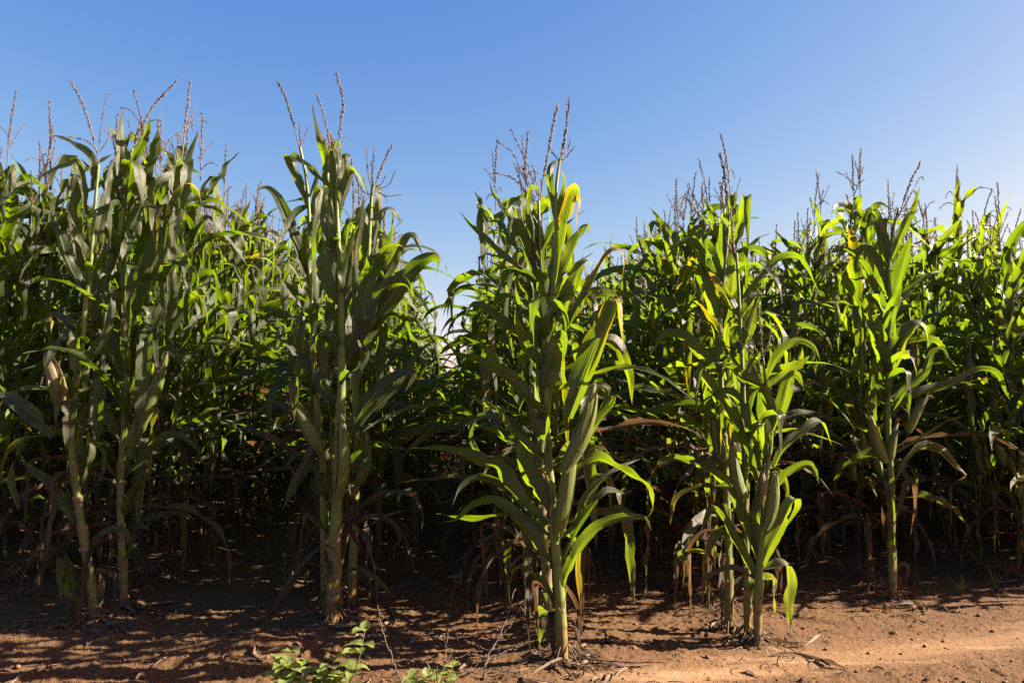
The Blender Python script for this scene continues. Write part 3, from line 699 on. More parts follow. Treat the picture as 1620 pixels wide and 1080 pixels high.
hero('maize plant with a bare left-leaning top and long arched leaf, beside the thick stalk', 4.32,
     [([(517, 970), (514, 850), (511, 745), (503, 660), (496, 570), (491, 480), (489, 420), (489, 340), (484, 280), (474, 230)], 18, 5)],
     [([(494, 455), (474, 395), (456, 350), (441, 315), (425, 298), (409, 299), (398, 310)], 25, {'roll': 28, 'tw': 5, 'yel': .3}),
      ([(489, 330, 0), (474, 290, 0), (458, 252, 0), (459, 247, -.04), (480, 258, -.1), (502, 278, -.12), (524, 300, -.12)], 22, {'roll': 12, 'tw': 0}),
      ([(489, 400, 0), (498, 350, 0), (505, 302, 0), (511, 299, -.04), (503, 330, -.09), (494, 385, -.1)], 24, {'roll': 8, 'dry': .2}),
      ([(489, 325), (470, 335), (455, 355), (446, 378)], 16, {}),
      ([(490, 345), (478, 352), (467, 372)], 12, {}),
      ([(490, 310), (502, 280), (498, 265), (488, 260)], 9, {}),
      ([(494, 520), (480, 490), (476, 470), (488, 450)], 24, {}),
      ([(498, 600), (470, 560), (440, 530), (420, 525)], 20, {}),
      ([(496, 560), (520, 520), (540, 480), (552, 455)], 18, {'yel': .5}),
      ([(505, 690), (470, 660), (440, 640), (410, 650), (395, 690)], 16, {}),
      ([(512, 760), (490, 730), (470, 720), (450, 740)], 14, {})],
     [], [[[(474, 235), (464, 195), (452, 155), (439, 129)], [(476, 232), (474, 215), (475, 197)], [(477, 230), (484, 212), (487, 200)]]], 22, glow=-1)
hero('maize plant with a bushy upright tassel, close behind the thick pale stalk', 4.55,
     [([(556, 950), (560, 850), (563, 750), (566, 650), (572, 560), (580, 460), (584, 380), (588, 310), (592, 290)], 16, 6)],
     [([(585, 420), (597, 350), (600, 300), (590, 296), (586, 330)], 18, {'yel': .5}),
      ([(590, 480), (612, 430), (636, 382), (654, 372), (668, 402)], 28, {'roll': 15}),
      ([(588, 440), (606, 400), (628, 388), (640, 392)], 18, {}),
      ([(588, 350), (615, 330), (630, 345), (640, 360)], 12, {}),
      ([(580, 430), (575, 380), (572, 340), (564, 330), (555, 360)], 26, {}),
      ([(582, 470), (605, 440), (612, 405), (622, 350), (620, 325)], 20, {}),
      ([(575, 540), (610, 500), (640, 510), (655, 560), (660, 600)], 20, {}),
      ([(570, 610), (605, 570), (640, 560), (670, 580)], 18, {}),
      ([(566, 680), (620, 640), (660, 650), (690, 680)], 14, {}),
      ([(568, 640), (545, 590), (520, 560)], 18, {})],
     [((566, 770), (578, 680), 22, .5)],
     [[[(590, 305), (598, 280), (608, 255), (620, 231)], [(588, 300), (582, 270), (580, 235)], [(588, 298), (590, 262), (593, 231)], [(594, 300), (604, 290), (610, 278)], [(594, 300), (615, 292), (626, 268)], [(592, 300), (612, 310), (635, 308)], [(590, 310), (572, 300), (556, 265)]]], 23, glow=0)
# -- third row end
hero('tall maize plant with a long slanting ear and folded yellow-tipped leaf, beside dead twigs', 3.6,
     [([(891, 1046), (888, 1000), (886, 950), (882, 900), (878, 850), (874, 790), (868, 730), (865, 660), (864, 590), (862, 540), (872, 485), (878, 430), (880, 380), (880, 300), (886, 250)], 21, 5)],
     [([(874, 470, 0), (886, 405, 0), (896, 350, 0), (906, 308, 0), (915, 304, -.03), (918, 322, -.07), (912, 350, -.09), (919, 376, -.09)], 33, {'roll': 6, 'tw': 0, 'yel': 1.05, 'rip': .003, 'label': 'folded leaf with bright yellow tip'}),
      ([(876, 470), (898, 415), (915, 375), (926, 354), (932, 370)], 30, {'roll': 12, 'd0': .05}),
      ([(881, 365), (873, 325), (869, 285), (872, 262), (885, 254), (897, 262)], 16, {'roll': 25}),
      ([(881, 350), (890, 315), (893, 285), (888, 268)], 14, {'roll': 25}),
      ([(866, 530), (878, 495), (884, 488), (892, 512), (887, 545)], 28, {'roll': 15}),
      ([(878, 520), (900, 465), (918, 420), (932, 412), (938, 425)], 30, {'roll': 15, 'd0': .04}),
      ([(884, 545), (903, 503), (933, 455), (955, 408), (974, 394), (987, 410), (984, 442)], 22, {'roll': 25, 'yel': 1.0}),
      ([(880, 560), (905, 500), (925, 470), (950, 455), (975, 468), (985, 478)], 16, {'yel': .8}),
      ([(900, 660), (922, 600), (948, 535), (970, 482), (977, 480), (980, 508), (989, 562)], 46, {'roll': 8, 'tw': 10, 'yel': .8, 'rip': .004}),
      ([(858, 640, 0), (862, 590, -.03), (878, 545, -.06), (892, 538, -.10), (890, 575, -.12)], 46, {'roll': 6, 'tw': 8}),
      ([(862, 655), (825, 618), (790, 580), (762, 548), (733, 532)], 25, {'roll': 20}),
      ([(864, 725), (835, 706), (805, 678), (785, 648), (760, 636), (736, 622)], 23, {'roll': 28}),
      ([(868, 812), (843, 765), (826, 722), (818, 690)], 36, {'roll': 8, 'tw': 5, 'rip': .003}),
      ([(866, 830), (830, 798), (805, 765), (788, 736), (758, 727), (715, 712), (650, 708)], 25, {'roll': 25}),
      ([(876, 895), (852, 868), (832, 832), (802, 806), (775, 792), (748, 800), (720, 822), (688, 826)], 27, {'roll': 25}),
      ([(872, 852), (832, 822), (790, 815), (742, 821), (690, 812)], 18, {}),
      ([(876, 962), (871, 942), (846, 910), (818, 899), (806, 925), (806, 955)], 16, {'yel': .4}),
      ([(892, 800), (903, 765), (922, 737), (948, 723), (977, 740), (1005, 753), (1026, 772), (1033, 800), (1024, 818), (1008, 820)], 20, {'roll': 25, 'tw': 20}),
      ([(886, 935), (902, 892), (925, 852), (950, 830), (982, 818), (1008, 817), (1022, 820), (1030, 838)], 22, {'roll': 22}),
      ([(888, 850), (912, 828), (926, 790), (953, 758), (982, 738), (1012, 726)], 16, {}),
      ([(890, 890), (915, 832), (940, 795), (960, 775), (990, 780), (1003, 770)], 15, {}),
      ([(905, 725), (930, 685), (955, 655), (968, 640), (974, 625), (985, 632)], 32, {'roll': 15}),
      ([(895, 640), (930, 620), (955, 612), (962, 630), (945, 655)], 24, {'yel': .5}),
      ([(905, 560), (950, 540), (975, 545), (995, 590), (1000, 640)], 20, {}),
      ([(888, 745), (902, 770), (900, 780)], 16, {'roll': 10}),
      ([(873, 990), (868, 965), (872, 1000), (877, 1042)], 14, {'dry': .8, 'base': .9}),
      ([(888, 985), (906, 978), (913, 1010), (920, 1030), (938, 1028)], 6, D),
      ([(874, 900), (880, 870), (878, 840), (872, 800)], 18, {'dry': .5}),
      ([(866, 700), (850, 650), (830, 630), (820, 655)], 22, {}),
      ([(862, 600), (880, 560), (905, 545), (910, 575)], 26, {}),
      ([(880, 860), (888, 835), (893, 800), (890, 775)], 22, {'roll': 10}),
      ([(866, 600), (840, 560), (820, 520), (815, 490)], 26, {})],
     [((890, 748), (941, 606), 32, .12), ((882, 850), (908, 686), 29, .0, -.02)],
     [[[(882, 290), (889, 245), (896, 200), (901, 157)], [(884, 262), (896, 248), (908, 233)], [(886, 250), (898, 238), (902, 222)], [(884, 255), (872, 238), (868, 230)]]], 31, .6, 1)
hero('maize plant with drooping dark upper leaves and many tassel spikes, entwined with the long-eared plant', 3.78,
     [([(872, 1015), (868, 950), (862, 880), (858, 800), (856, 720), (858, 640), (860, 560), (858, 480), (856, 420), (853, 360), (852, 318)], 18, 5)],
     [([(857, 440, 0), (848, 370, 0), (838, 322, 0), (828, 312, -.05), (825, 335, -.1), (832, 365, -.12)], 28, {'roll': 8}),
      ([(858, 470), (842, 410), (825, 365), (812, 350), (806, 375)], 34, {'roll': 10}),
      ([(858, 460), (850, 400), (842, 360), (838, 330)], 24, {'roll': 15}),
      ([(845, 420), (818, 372), (796, 330), (780, 305), (774, 286)], 12, {'roll': 30}),
      ([(840, 440), (800, 408), (770, 378), (748, 358), (728, 336)], 14, {'roll': 30}),
      ([(850, 455), (832, 438), (806, 432), (788, 465), (780, 490)], 20, {}),
      ([(852, 390), (835, 345), (838, 300), (850, 298), (856, 312)], 13, {}),
      ([(856, 395), (870, 370), (880, 345), (873, 335)], 18, {}),
      ([(820, 400), (800, 370), (788, 350), (765, 352)], 12, {}),
      ([(856, 520), (830, 480), (800, 470), (770, 500), (755, 540)], 22, {}),
      ([(858, 560), (835, 510), (818, 475), (815, 445)], 26, {}),
      ([(856, 560), (810, 520), (775, 490), (750, 480), (735, 500)], 18, {}),
      ([(858, 640), (810, 600), (770, 575), (725, 560), (690, 565)], 24, {}),
      ([(857, 700), (800, 665), (760, 660), (720, 690)], 20, {}),
      ([(857, 740), (800, 730), (760, 720), (745, 690), (755, 660)], 14, {}),
      ([(858, 800), (800, 770), (760, 755), (730, 770), (715, 800)], 18, {}),
      ([(864, 900), (840, 880), (815, 890), (800, 940)], 10, D),
      ([(866, 930), (850, 935), (842, 960), (835, 985)], 12, D)],
     [((856, 690), (842, 605), 22, 0)],
     [[[(853, 325), (862, 270), (872, 215), (882, 168)], [(850, 310), (835, 262), (818, 225), (807, 203)], [(846, 318), (826, 275), (810, 240), (786, 224)], [(850, 320), (835, 285), (825, 262)], [(846, 320), (815, 285), (790, 275), (780, 274)], [(846, 325), (828, 300), (820, 268)], [(852, 310), (848, 285), (842, 262)]]], 32, glow=0)
# -- fourth row end
hero('short sunlit maize plant with a low pink tassel and a ripe ear', 3.93,
     [([(1198, 1010), (1199, 950), (1202, 890), (1206, 820), (1213, 750), (1220, 690), (1216, 640), (1210, 595), (1207, 565)], 15, 4)],
     [([(1222, 690), (1218, 645), (1207, 616), (1194, 618), (1187, 655)], 22, {'roll': 20}),
      ([(1222, 680), (1238, 640), (1248, 602), (1260, 592), (1272, 614)], 26, {'roll': 8, 'rip': .003}),
      ([(1224, 738), (1240, 708), (1262, 690), (1284, 670), (1300, 668), (1316, 704)], 20, {'roll': 20}),
      ([(1226, 775), (1244, 752), (1264, 738), (1284, 737), (1296, 764)], 17, {'roll': 22}),
      ([(1205, 895), (1218, 862), (1236, 828), (1246, 800), (1257, 788), (1259, 804), (1240, 838)], 26, {'roll': 15, 'yel': .3}),
      ([(1209, 614), (1224, 572), (1242, 550), (1263, 538), (1286, 548), (1298, 572)], 13, {}),
      ([(1212, 614), (1232, 600), (1258, 582), (1282, 562)], 18, {}),
      ([(1206, 612), (1182, 600), (1156, 580), (1132, 573)], 18, {'roll': 25}),
      ([(1206, 745), (1202, 712), (1208, 676)], 24, {'roll': 10}),
      ([(1196, 760), (1183, 718), (1165, 682), (1158, 665)], 15, {'roll': 20}),
      ([(1200, 925), (1180, 888), (1160, 852), (1140, 816), (1126, 806), (1108, 840)], 22, {'roll': 20}),
      ([(1198, 885), (1188, 852), (1175, 815), (1160, 780), (1148, 766), (1126, 770)], 20, {'roll': 20}),
      ([(1206, 850), (1212, 810), (1222, 780), (1228, 760)], 18, {}),
      ([(1200, 935), (1206, 918), (1212, 915), (1213, 930)], 13, {'roll': 5}),
      ([(1196, 870), (1192, 840), (1195, 800), (1202, 770)], 18, {'roll': 15}),
      ([(1200, 950), (1196, 930), (1198, 910), (1204, 900)], 12, {'roll': 10})],
     [((1210, 838), (1224, 746), 25, .12), ((1194, 812), (1206, 742), 22, .55, .03)],
     [[[(1210, 600), (1206, 560), (1202, 515), (1198, 481)], [(1205, 571), (1192, 545), (1180, 520)], [(1204, 577), (1182, 552), (1163, 535)], [(1207, 567), (1216, 545), (1221, 514)]]], 41, .72, 1)
hero('slim maize plant with curled dry leaf at its foot, paired with the short pink-tasseled plant', 4.0,
     [([(1182, 1000), (1182, 930), (1180, 860), (1178, 790), (1179, 710), (1176, 620), (1172, 530), (1168, 450), (1165, 400)], 13, 5)],
     [([(1172, 512), (1152, 472), (1132, 442), (1118, 427)], 15, {'roll': 20, 'yel': 1.0}),
      ([(1172, 590), (1150, 545), (1125, 505), (1102, 474)], 17, {'roll': 15, 'yel': .95, 'label': 'narrow leaf with orange edge'}),
      ([(1170, 505), (1186, 482), (1200, 463), (1203, 480)], 17, {}),
      ([(1172, 560), (1185, 520), (1196, 480), (1200, 462)], 26, {'dry': .4}),
      ([(1170, 540), (1150, 560), (1150, 520), (1165, 500)], 16, {}),
      ([(1176, 690), (1150, 650), (1125, 612), (1104, 586), (1094, 600)], 30, {'roll': 12}),
      ([(1178, 790), (1145, 760), (1110, 735), (1075, 725), (1040, 722)], 22, {}),
      ([(1179, 850), (1150, 840), (1130, 850), (1116, 890), (1115, 915), (1124, 938)], 15, {'yel': .9}),
      ([(1181, 905), (1170, 925), (1160, 950), (1158, 985)], 8, D),
      ([(1181, 955), (1190, 930), (1184, 905), (1176, 915)], 10, D),
      ([(1180, 740), (1190, 700), (1188, 660), (1180, 640)], 20, {}),
      ([(1178, 640), (1150, 620), (1120, 630), (1095, 660)], 18, {})],
     [((1178, 790), (1158, 700), 22, .1)], [[[(1166, 420), (1160, 380), (1156, 330)], [(1165, 410), (1150, 385), (1146, 350)]]], 42, glow=1)
hero('tall maize plant with three dark upright tassel spikes, rising behind the pink-tasseled plant', 4.15,
     [([(1153, 972), (1152, 900), (1150, 820), (1147, 730), (1142, 640), (1140, 560), (1142, 480), (1147, 420), (1152, 365), (1154, 340)], 17, 5)],
     [([(1150, 440, 0), (1146, 395, 0), (1144, 356, 0), (1152, 352, -.05), (1160, 372, -.07)], 25, {'roll': 5}),
      ([(1145, 450), (1128, 412), (1110, 372), (1096, 358), (1104, 380)], 22, {}),
      ([(1144, 470), (1118, 420), (1098, 386), (1075, 386), (1052, 398), (1040, 412)], 18, {}),
      ([(1150, 490), (1185, 465), (1212, 430), (1240, 406), (1262, 406), (1284, 438), (1298, 468)], 17, {'roll': 25}),
      ([(1142, 530), (1128, 485), (1112, 440), (1106, 405)], 30, {'roll': 12}),
      ([(1142, 520), (1155, 470), (1160, 430), (1158, 400)], 24, {'roll': 15}),
      ([(1142, 600), (1110, 560), (1080, 530), (1050, 530), (1030, 560)], 22, {}),
      ([(1145, 690), (1110, 650), (1070, 640), (1030, 660), (1010, 690)], 22, {}),
      ([(1148, 780), (1110, 770), (1070, 790), (1060, 830)], 14, {'dry': .6}),
      ([(1142, 560), (1170, 520), (1190, 470), (1205, 450)], 22, {}),
      ([(1150, 850), (1120, 840), (1090, 870), (1080, 930)], 10, D)],
     [((1148, 740), (1128, 660), 22, .1)],
     [[[(1154, 350), (1150, 310), (1146, 275), (1139, 243)], [(1150, 350), (1124, 333), (1115, 290), (1106, 253), ], [(1148, 352), (1110, 354), (1103, 325), (1090, 292)], [(1154, 340), (1162, 315), (1171, 282)], [(1153, 335), (1140, 315), (1130, 298)], [(1110, 350), (1098, 328), (1086, 312)], [(1124, 325), (1122, 300), (1122, 282)]]], 43, glow=1)
# -- fifth row end
hero('lone maize plant with splayed brace roots, a slanting tassel and three ears', 4.8,
     [([(1412, 940), (1411, 890), (1410, 820), (1409, 750), (1405, 680), (1404, 610), (1406, 540), (1408, 480), (1406, 430), (1412, 370), (1422, 330)], 15, 5)],
     [([(1408, 430), (1398, 385), (1388, 345), (1381, 328), (1394, 322), (1414, 332)], 18, {'roll': 20}),
      ([(1410, 410), (1428, 365), (1445, 330), (1455, 296)], 15, {'roll': 25}),
      ([(1408, 430), (1398, 375), (1396, 347), (1422, 350), (1450, 370), (1478, 398)], 15, {'roll': 25}),
      ([(1410, 480), (1424, 430), (1435, 392), (1441, 372)], 24, {'roll': 10}),
      ([(1407, 470), (1392, 430), (1378, 400), (1362, 395), (1350, 430)], 22, {}),
      ([(1407, 590), (1425, 540), (1446, 512), (1462, 518), (1470, 545)], 30, {'roll': 15}),
      ([(1405, 600), (1390, 550), (1380, 500), (1376, 470)], 28, {}),
      ([(1408, 650), (1450, 622), (1492, 612), (1524, 598), (1552, 584), (1578, 590), (1592, 622), (1600, 634)], 20, {'roll': 22}),
      ([(1408, 655), (1432, 618), (1460, 592), (1474, 560), (1490, 552), (1506, 572)], 16, {'yel': .5}),
      ([(1412, 770), (1440, 722), (1462, 706), (1490, 712), (1512, 736), (1528, 752), (1515, 760)], 17, {'roll': 20, 'yel': .9}),
      ([(1412, 720), (1455, 695), (1492, 670), (1526, 656)], 13, {}),
      ([(1412, 840), (1428, 795), (1440, 762), (1446, 795), (1440, 852)], 15, {'dry': .8}),
      ([(1408, 720), (1385, 690), (1378, 655), (1380, 600), (1376, 575)], 18, {}),
      ([(1406, 640), (1390, 620), (1382, 585), (1386, 560)], 24, {'roll': 12}),
      ([(1405, 720), (1370, 720), (1340, 735), (1318, 760)], 18, {}),
      ([(1409, 560), (1440, 540), (1480, 540), (1500, 560)], 20, {}),
      ([(1411, 880), (1400, 850), (1395, 800)], 10, D),
      ([(1412, 900), (1425, 925), (1440, 940)], 7, D)],
     [((1402, 732), (1378, 658), 22, 0), ((1436, 684), (1468, 624), 17, .2), ((1408, 728), (1418, 682), 18, .1)],
     [[[(1421, 345), (1432, 312), (1444, 280), (1457, 257)], [(1422, 340), (1440, 310), (1456, 280), (1460, 284)], [(1420, 345), (1412, 325), (1415, 306)], [(1424, 335), (1440, 330), (1452, 318)], [(1422, 340), (1445, 338), (1457, 326)], [(1420, 348), (1432, 338), (1436, 310)]]], 51, glow=1)


# ---------------------------------------------------------------- planting the rows
rng = np.random.default_rng(5)
ROW_NAME = {4: 'row at the far left edge', 5: 'row left of the snapped leaf', 6: 'row of the snapped leaf',
            7: 'row of the thick pale stalk', 8: 'row of the yellow-tipped leaf', 9: 'row of the low pink tassel',
            10: 'row of the splayed roots', 11: 'row at the right edge'}
ORD = ['first', 'second', 'third', 'fourth', 'fifth', 'sixth', 'seventh', 'eighth']
plants = []
for ri, (rx, ry) in enumerate(ROWS):
    y = ry + HERO_GAP.get(ri, 0.0); ymax = 46 if 4 <= ri <= 10 else 20; order = 0
    while y < ymax:
        step = (0.105 if order < 8 else .092) if y < 12 else ((.14 if 5 <= ri <= 9 else .26) if y < 26 else (.25 if 5 <= ri <= 9 else .5))
        x = rx + ROW_DIR * (y - ry) + rng.normal(0, .035 if order < 4 else (.045 if ri in (7, 8) else .10)); yy = y + rng.normal(0, .03)
        sc = (1.10 if ri <= 5 else {6: 1.135, 7: 1.06, 8: .97, 9: .95, 10: .97}.get(ri, 1.0)) * (.885 if (ri == 7 and order > 5) or (ri == 8 and order > 4) else 1) * rng.normal(1, .045)
        inside = -.66 * yy - 1.2 < x < .66 * yy + 5.2
        if inside: plants.append([ri, order, x, yy, sc, int(rng.integers(NPROTO)), rng.uniform(0, 6.28), rng.normal(0, .035, 2)])
        order += 1; y += step * rng.uniform(.75, 1.25)
vis = [p for p in plants if abs(p[2]) < .655 * p[3] + .35]
vis.sort(key=lambda p: p[3] + 0.15 * p[1])
N_SINGLE = 285
single = vis[:N_SINGLE]; ids = {id(p) for p in single}
cnt = {}
for p in single:
    ri, order, x, y, sc, k, rz, tl = p
    rn = ROW_NAME.get(ri, 'rows beyond the right edge' if ri > 11 else 'rows beyond the left edge')
    if order < 6 and ri in ROW_NAME: lab = 'green maize plant, %s behind the front of the %s' % (ORD[order], rn)
    else: lab = 'crowded green maize plant deep in the %s' % rn
    root = thing('maize_plant', lab, 'maize plant', (x, y, gz(x, y)), 'maize plants standing in rows', rz, sc, tl)
    for nm, me, ch in PROTO[k]:
        o = part(nm, me, root)
        for cn, cm in ch: part(cn, cm, o)
far = {M_LEAF: MB(), M_STALK: MB(), M_TASSEL: MB(), M_HUSK: MB()}
for p in plants:
    if id(p) in ids: continue
    ri, order, x, y, sc, k, rz, tl = p
    c, s = math.cos(rz), math.sin(rz); M = np.array(((c, -s, 0), (s, c, 0), (0, 0, 1))) * sc
    for nm, mb, mt, ch in LOW[k]: far[mt].extend(mb, M, (x, y, gz(x, y)), rnd=rng.random())
allmb = MB(); midx = []
for mi, (mt, mb) in enumerate(far.items()):
    nq = sum(len(q) for q in mb.q); nt = sum(len(t) for t in mb.t); midx.append((nq, nt)); allmb.extend(mb)
me = allmb.mesh('maize_stand', None)
for mt in far: me.materials.append(mt)
mids = np.concatenate([np.full(a, i) for i, (a, b) in enumerate(midx)] + [np.full(b, i) for i, (a, b) in enumerate(midx)]).astype(np.int32)
me.polygons.foreach_set('material_index', mids)
stand = bpy.data.objects.new('maize_stand', me); COL.objects.link(stand)
stand['kind'] = 'stuff'; stand['label'] = 'dense green maize stand filling the field behind the front plants'; stand['category'] = 'crop'

# ---------------------------------------------------------------- weeds, twigs, litter and clods by the field's edge
def ovate(mb, base, dr, up, L, W, rs, droop=.25):
    """a toothed oval weed leaf"""
    n, na = 11, 4; v = np.linspace(0, 1, n)
    dr = unit(np.asarray(dr, float)); sd = unit(np.cross(dr, up)); nn = np.cross(sd, dr)
    P = base + dr * (L * v)[:, None] - np.array((0, 0, 1.0)) * (droop * L * v ** 2)[:, None]
    w = W * np.sin(np.pi * np.clip(v * .96 + .04, 0, 1) ** .72) * (1 + .09 * np.sin(v * 44)); w[0] = .0015; w[-1] = .0006
    u = np.linspace(-1, 1, na + 1)
    V = P[:, None] + (u[None] * w[:, None])[..., None] * sd + ((np.abs(u)[None] * w[:, None]) * .35 + .002 * np.sin(v * 20)[:, None] * u[None] ** 2)[..., None] * nn
    i = np.arange(n - 1)[:, None] * (na + 1); j = np.arange(na)[None]
    mb.add(V.reshape(-1, 3), np.stack([i + j, i + j + 1, i + na + 2 + j, i + na + 1 + j], -1).reshape(-1, 4))
def weed(label, px, py, Y, stems, seed, group=None, leafL=.085, name='weed'):
    rs = np.random.default_rng(seed); b = at(px, py, Y); b[2] = gz(b[0], b[1])
    root = thing(name, label, 'weed', tuple(b), group)
    for (tx, ty, dy), nl in stems:
        nl += 4
        top = at(tx, ty, Y + dy) - b; mid = top * .5 + np.array((rs.normal(0, .012), rs.normal(0, .012), .012))
        P = spline([np.array((0, 0, -.01)), mid, top], 12); mb = MB(); tube(mb, P, np.linspace(.0032, .0014, 12), 6)
        so = part('stem', mb.mesh('stem', M_WEEDSTEM), root)
        for k in range(nl):
            f = .35 + .65 * (k // 2) / max(1, (nl - 1) // 2); p = P[min(11, int(f * 11))]; a = (k % 2) * math.pi + (k // 2) * 1.5 + rs.normal(0, .35) + seed
            e = rs.uniform(.1, .9) * (1.2 if f > .95 else .6); l2 = leafL * rs.uniform(.65, 1.25) * (1.0 if f < .97 else .85)
            lm = MB(); ovate(lm, p, (math.cos(a) * math.cos(e), math.sin(a) * math.cos(e), math.sin(e)), np.array((0, 0, 1.0)), l2, l2 * .34, rs, rs.uniform(.1, .5))
            part('leaf', lm.mesh('weed_leaf', M_WEED), root)
WG = 'leafy weeds at the field edge'
weed('tall leafy weed with oval leaves, its stem leaning toward the thin dead stick', 538, 1088, 3.2, [((577, 998, .02), 8), ((527, 1045, -.03), 6)], 3, WG)
weed('bushy leafy weed left of the tall one, oval leaves in the sun', 462, 1092, 3.2, [((458, 1030, 0), 8), ((478, 1052, .04), 6), ((440, 1062, -.02), 5)], 5, WG)
weed('low sprawling weed spreading between the two taller leafy weeds', 505, 1096, 3.2, [((508, 1058, 0), 6), ((556, 1058, .03), 6), ((490, 1066, .02), 4)], 8, WG, .075)
weed('small sunlit weed seedling on the soil below the dead sticks', 655, 1098, 3.2, [((650, 1064, 0), 5), ((676, 1068, .02), 5)], 9, WG, .06)
weed('tiny weed seedling beside the forked dead twig', 712, 1092, 3.2, [((716, 1045, 0), 5), ((704, 1062, 0), 4)], 12, WG, .05)
weed('low shaded weed at the foot of the thick pale stalk', 452, 925, 4.9, [((450, 880, 0), 6), ((462, 900, 0), 5)], 16, WG, .05)
def grass_tuft(label, px, py, Y, n, h, seed):
    rs = np.random.default_rng(seed); b = at(px, py, Y); b[2] = gz(b[0], b[1]); mb = MB()
    for k in range(n):
        a = rs.uniform(0, 6.28); L = h * rs.uniform(.5, 1.1); s = np.linspace(0, 1, 8); e = rs.uniform(.15, .7)
        hd = np.array((math.cos(a), math.sin(a), 0)); P = hd * (math.sin(e) * L * s ** 1.4)[:, None] + np.array((0, 0, 1.0)) * (L * (math.cos(e) * s - .15 * s ** 3))[:, None] + hd * .008 - np.array((0, 0, .004))
        T, B, N = frames(P, np.cross(hd, np.array((0, 0, 1.0)))); blade(mb, P, B, N, .0028, 2, (0, 0, 0), rs, rip=0, base=.8)
    o = bpy.data.objects.new('grass_tuft', mb.mesh('grass_tuft', M_WEED)); COL.objects.link(o); o.location = b
    o['label'] = label; o['category'] = 'grass tuft'; o['group'] = 'grass tufts at the field edge'
grass_tuft('wispy green grass tuft on the soil near the right edge', 1575, 920, 5.1, 8, .15, 1)
grass_tuft('fine grass tuft in front of the dead twigs', 690, 1080, 3.36, 14, .10, 2)
grass_tuft('small shaded grass tuft before the rightmost stalks', 1520, 925, 5.0, 14, .12, 4)

def twig(label, sticks, seed, cat='dead weed', name='dead_weed', r=.0035):
    """dry leafless stems given as photo polylines with their distances"""
    rs = np.random.default_rng(seed); p0 = sticks[0][0]; b = at(*p0); b[2] = gz(b[0], b[1])
    root = thing(name, label, cat, tuple(b))
    for k, st in enumerate(sticks):
        P = spline([at(*p) for p in st], 26) - b; P = P + rs.normal(0, .0022, P.shape)
        if k == 0: P[0][2] = -.02
        n = len(P); R = np.linspace(1, .55, n) * (r if k == 0 else r * .7) * (1 + .25 * np.sin(np.arange(n) * 1.7 + k)) ; mb = MB(); tube(mb, P, R, 6)
        for m in range(4):
            q = P[rs.integers(5, n - 1)]; tube(mb, spline([q, q + rs.normal(0, .006, 3), q + rs.normal(0, .012, 3)], 5), [.0018, .0016, .0013, .001, .0006], 4)
        part('stem' if k == 0 else 'branch', mb.mesh('dead_stem', M_TWIG), root)
twig('thin bare dead stick rising from the weeds, lit on one edge', [[(640, 1090, 3.36), (622, 1045, 3.40), (606, 1000, 3.44), (597, 955, 3.46)]], 1)
twig('tall dark dead weed stem with a hooked tip', [[(708, 1000, 3.95), (712, 960, 3.95), (718, 930, 3.95), (722, 907, 3.95)], [(722, 907, 3.95), (728, 913, 3.95), (724, 925, 3.95)], [(714, 958, 3.95), (722, 962, 3.94), (720, 970, 3.93)], [(710, 985, 3.95), (722, 1005, 3.9), (730, 1030, 3.85)]], 2)
twig('short upright dead stick between the hooked stem and the weeds', [[(698, 1088, 3.36), (703, 1050, 3.40), (708, 1000, 3.44)], [(703, 1050, 3.4), (716, 1030, 3.42)]], 3)
twig('tangled dead stalk with roots lying on the soil before the long-eared plant', [[(765, 1075, 3.42), (770, 1040, 3.46), (790, 1005, 3.52), (805, 965, 3.6), (815, 930, 3.65)], [(770, 1040, 3.46), (740, 1035, 3.45), (705, 1048, 3.42)], [(768, 1050, 3.45), (800, 1030, 3.5), (826, 1022, 3.52)], [(775, 1030, 3.48), (752, 1020, 3.5), (738, 1012, 3.52)], [(765, 1062, 3.43), (785, 1058, 3.44), (830, 1068, 3.4)], [(790, 1005, 3.52), (806, 990, 3.55), (814, 975, 3.57)], [(768, 1055, 3.44), (730, 1062, 3.4), (690, 1058, 3.4)]], 4, r=.005)
twig('long thin dead root trailing over lit soil right of the long-eared plant', [[(905, 1022, 3.68), (930, 1040, 3.60), (975, 1046, 3.57), (1020, 1047, 3.56), (1055, 1046, 3.56)], [(930, 1040, 3.6), (945, 1030, 3.63), (938, 1026, 3.65)]], 6, cat='dead root', name='dead_root', r=.005)

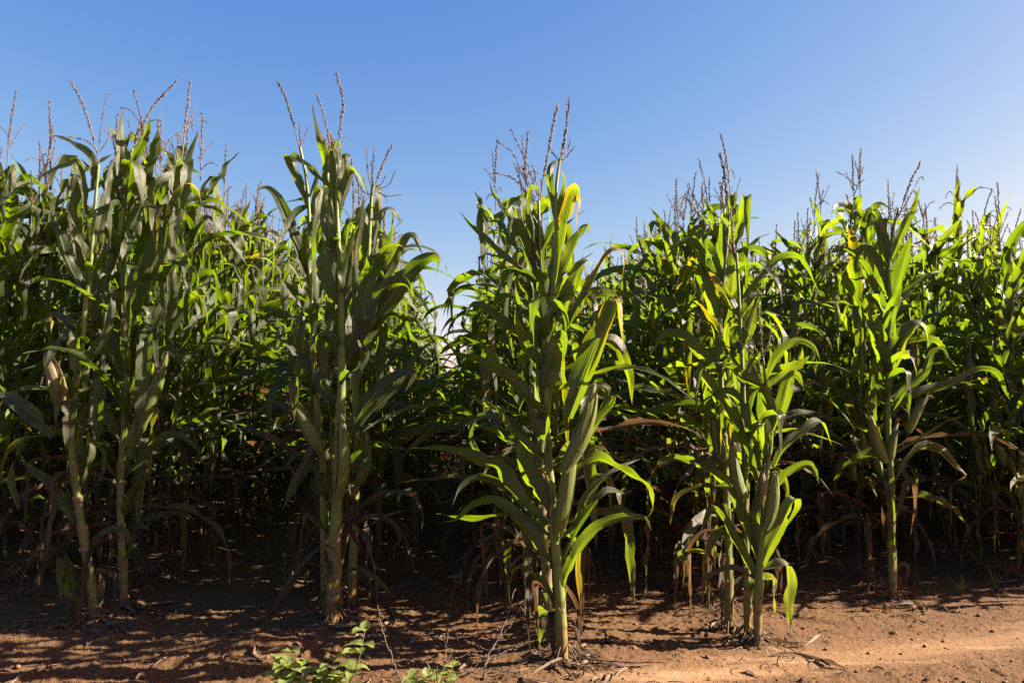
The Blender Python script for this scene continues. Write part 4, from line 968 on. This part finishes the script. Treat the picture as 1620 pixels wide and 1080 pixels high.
rs = np.random.default_rng(77)
def scatter_point():
    ri = int(rs.integers(4, 13)); rx, ry = ROWS[ri]; y = ry + rs.exponential(.55) - .32; return rx + ROW_DIR * (y - ry) + rs.normal(0, .22), y
lm = MB()
for k in range(620):                                         # dry leaf scraps and straw, too many to count
    x, y = scatter_point() if k < 330 else (rs.uniform(-2.6, .7), rs.uniform(3.4, 4.2))
    if k >= 420: hx, hy = [(-2.24, 4.3), (-.93, 4.2), (.21, 3.6), (1.2, 3.93), (1.13, 4.05), (2.29, 4.8), (-2.1, 4.55), (.15, 3.75)][k % 8]; x, y = hx + rs.normal(0.03, .10), hy + rs.normal(-.02, .07)
    z = gz(x, y) + .006; a = rs.uniform(0, 6.28); L = rs.uniform(.03, .17) if k % 3 else rs.uniform(.12, .32); c = rs.normal(0, 1.2)
    s = np.linspace(0, 1, 9); an = a + c * s
    P = np.stack([x + np.cumsum(np.cos(an)) * L / 9, y + np.cumsum(np.sin(an)) * L / 9, z + rs.uniform(.002, .010) * np.sin(s * rs.uniform(2, 6))], 1)
    P[:, 2] += gsmooth(P[:, 0], P[:, 1]) - gz(x, y)
    if k % 2: tube(lm, P, np.linspace(.0022, .001, 9) * rs.uniform(.6, 1.4), 4)
    else:
        T, B, N = frames(P, np.array((-math.sin(a), math.cos(a), rs.normal(0, .5)))); blade(lm, P, B, N, rs.uniform(.006, .018), 4, (0, 1, 0), rs, fold=.9, rip=.004)
o = bpy.data.objects.new('leaf_litter', lm.mesh('leaf_litter', M_STRAW)); COL.objects.link(o)
o['kind'] = 'stuff'; o['label'] = 'dry leaf scraps and straw strewn around the stalk feet'; o['category'] = 'litter'
cm = MB(); base = []
ico = np.array([(0, 0, 1), (.894, 0, .447), (.276, .851, .447), (-.724, .526, .447), (-.724, -.526, .447), (.276, -.851, .447), (.724, .526, -.447), (-.276, .851, -.447), (-.894, 0, -.447), (-.276, -.851, -.447), (.724, -.526, -.447), (0, 0, -1)])
icf = np.array([(0, 1, 2), (0, 2, 3), (0, 3, 4), (0, 4, 5), (0, 5, 1), (1, 6, 2), (2, 7, 3), (3, 8, 4), (4, 9, 5), (5, 10, 1), (6, 7, 2), (7, 8, 3), (8, 9, 4), (9, 10, 5), (10, 6, 1), (11, 7, 6), (11, 8, 7), (11, 9, 8), (11, 10, 9), (11, 6, 10)])
NC = 15000
cx = rs.uniform(-3.0, 3.4, NC); cy = 3.12 + rs.random(NC) ** 1.5 * 1.9
keep = rs.random(NC) > track(cx, cy) * .75; cx, cy = cx[keep], cy[keep]
cr = np.minimum(.0016 * rs.pareto(2.7, len(cx)) + .0019, .013); cz = gfull(cx, cy)
Vc = ico[None] * (1 + rs.normal(0, .2, (len(cx), 12, 1))) * cr[:, None, None] * np.array((1, 1, .75)) + np.stack([cx, cy, cz + cr * .3], 1)[:, None]
cm.add(Vc.reshape(-1, 3), None, (np.arange(len(cx))[:, None, None] * 12 + icf[None]).reshape(-1, 3))
o = bpy.data.objects.new('soil_clods', cm.mesh('soil_clods', M_CLOD)); COL.objects.link(o)
o['kind'] = 'stuff'; o['label'] = 'crumbly clods of orange soil scattered over the bare ground'; o['category'] = 'soil'
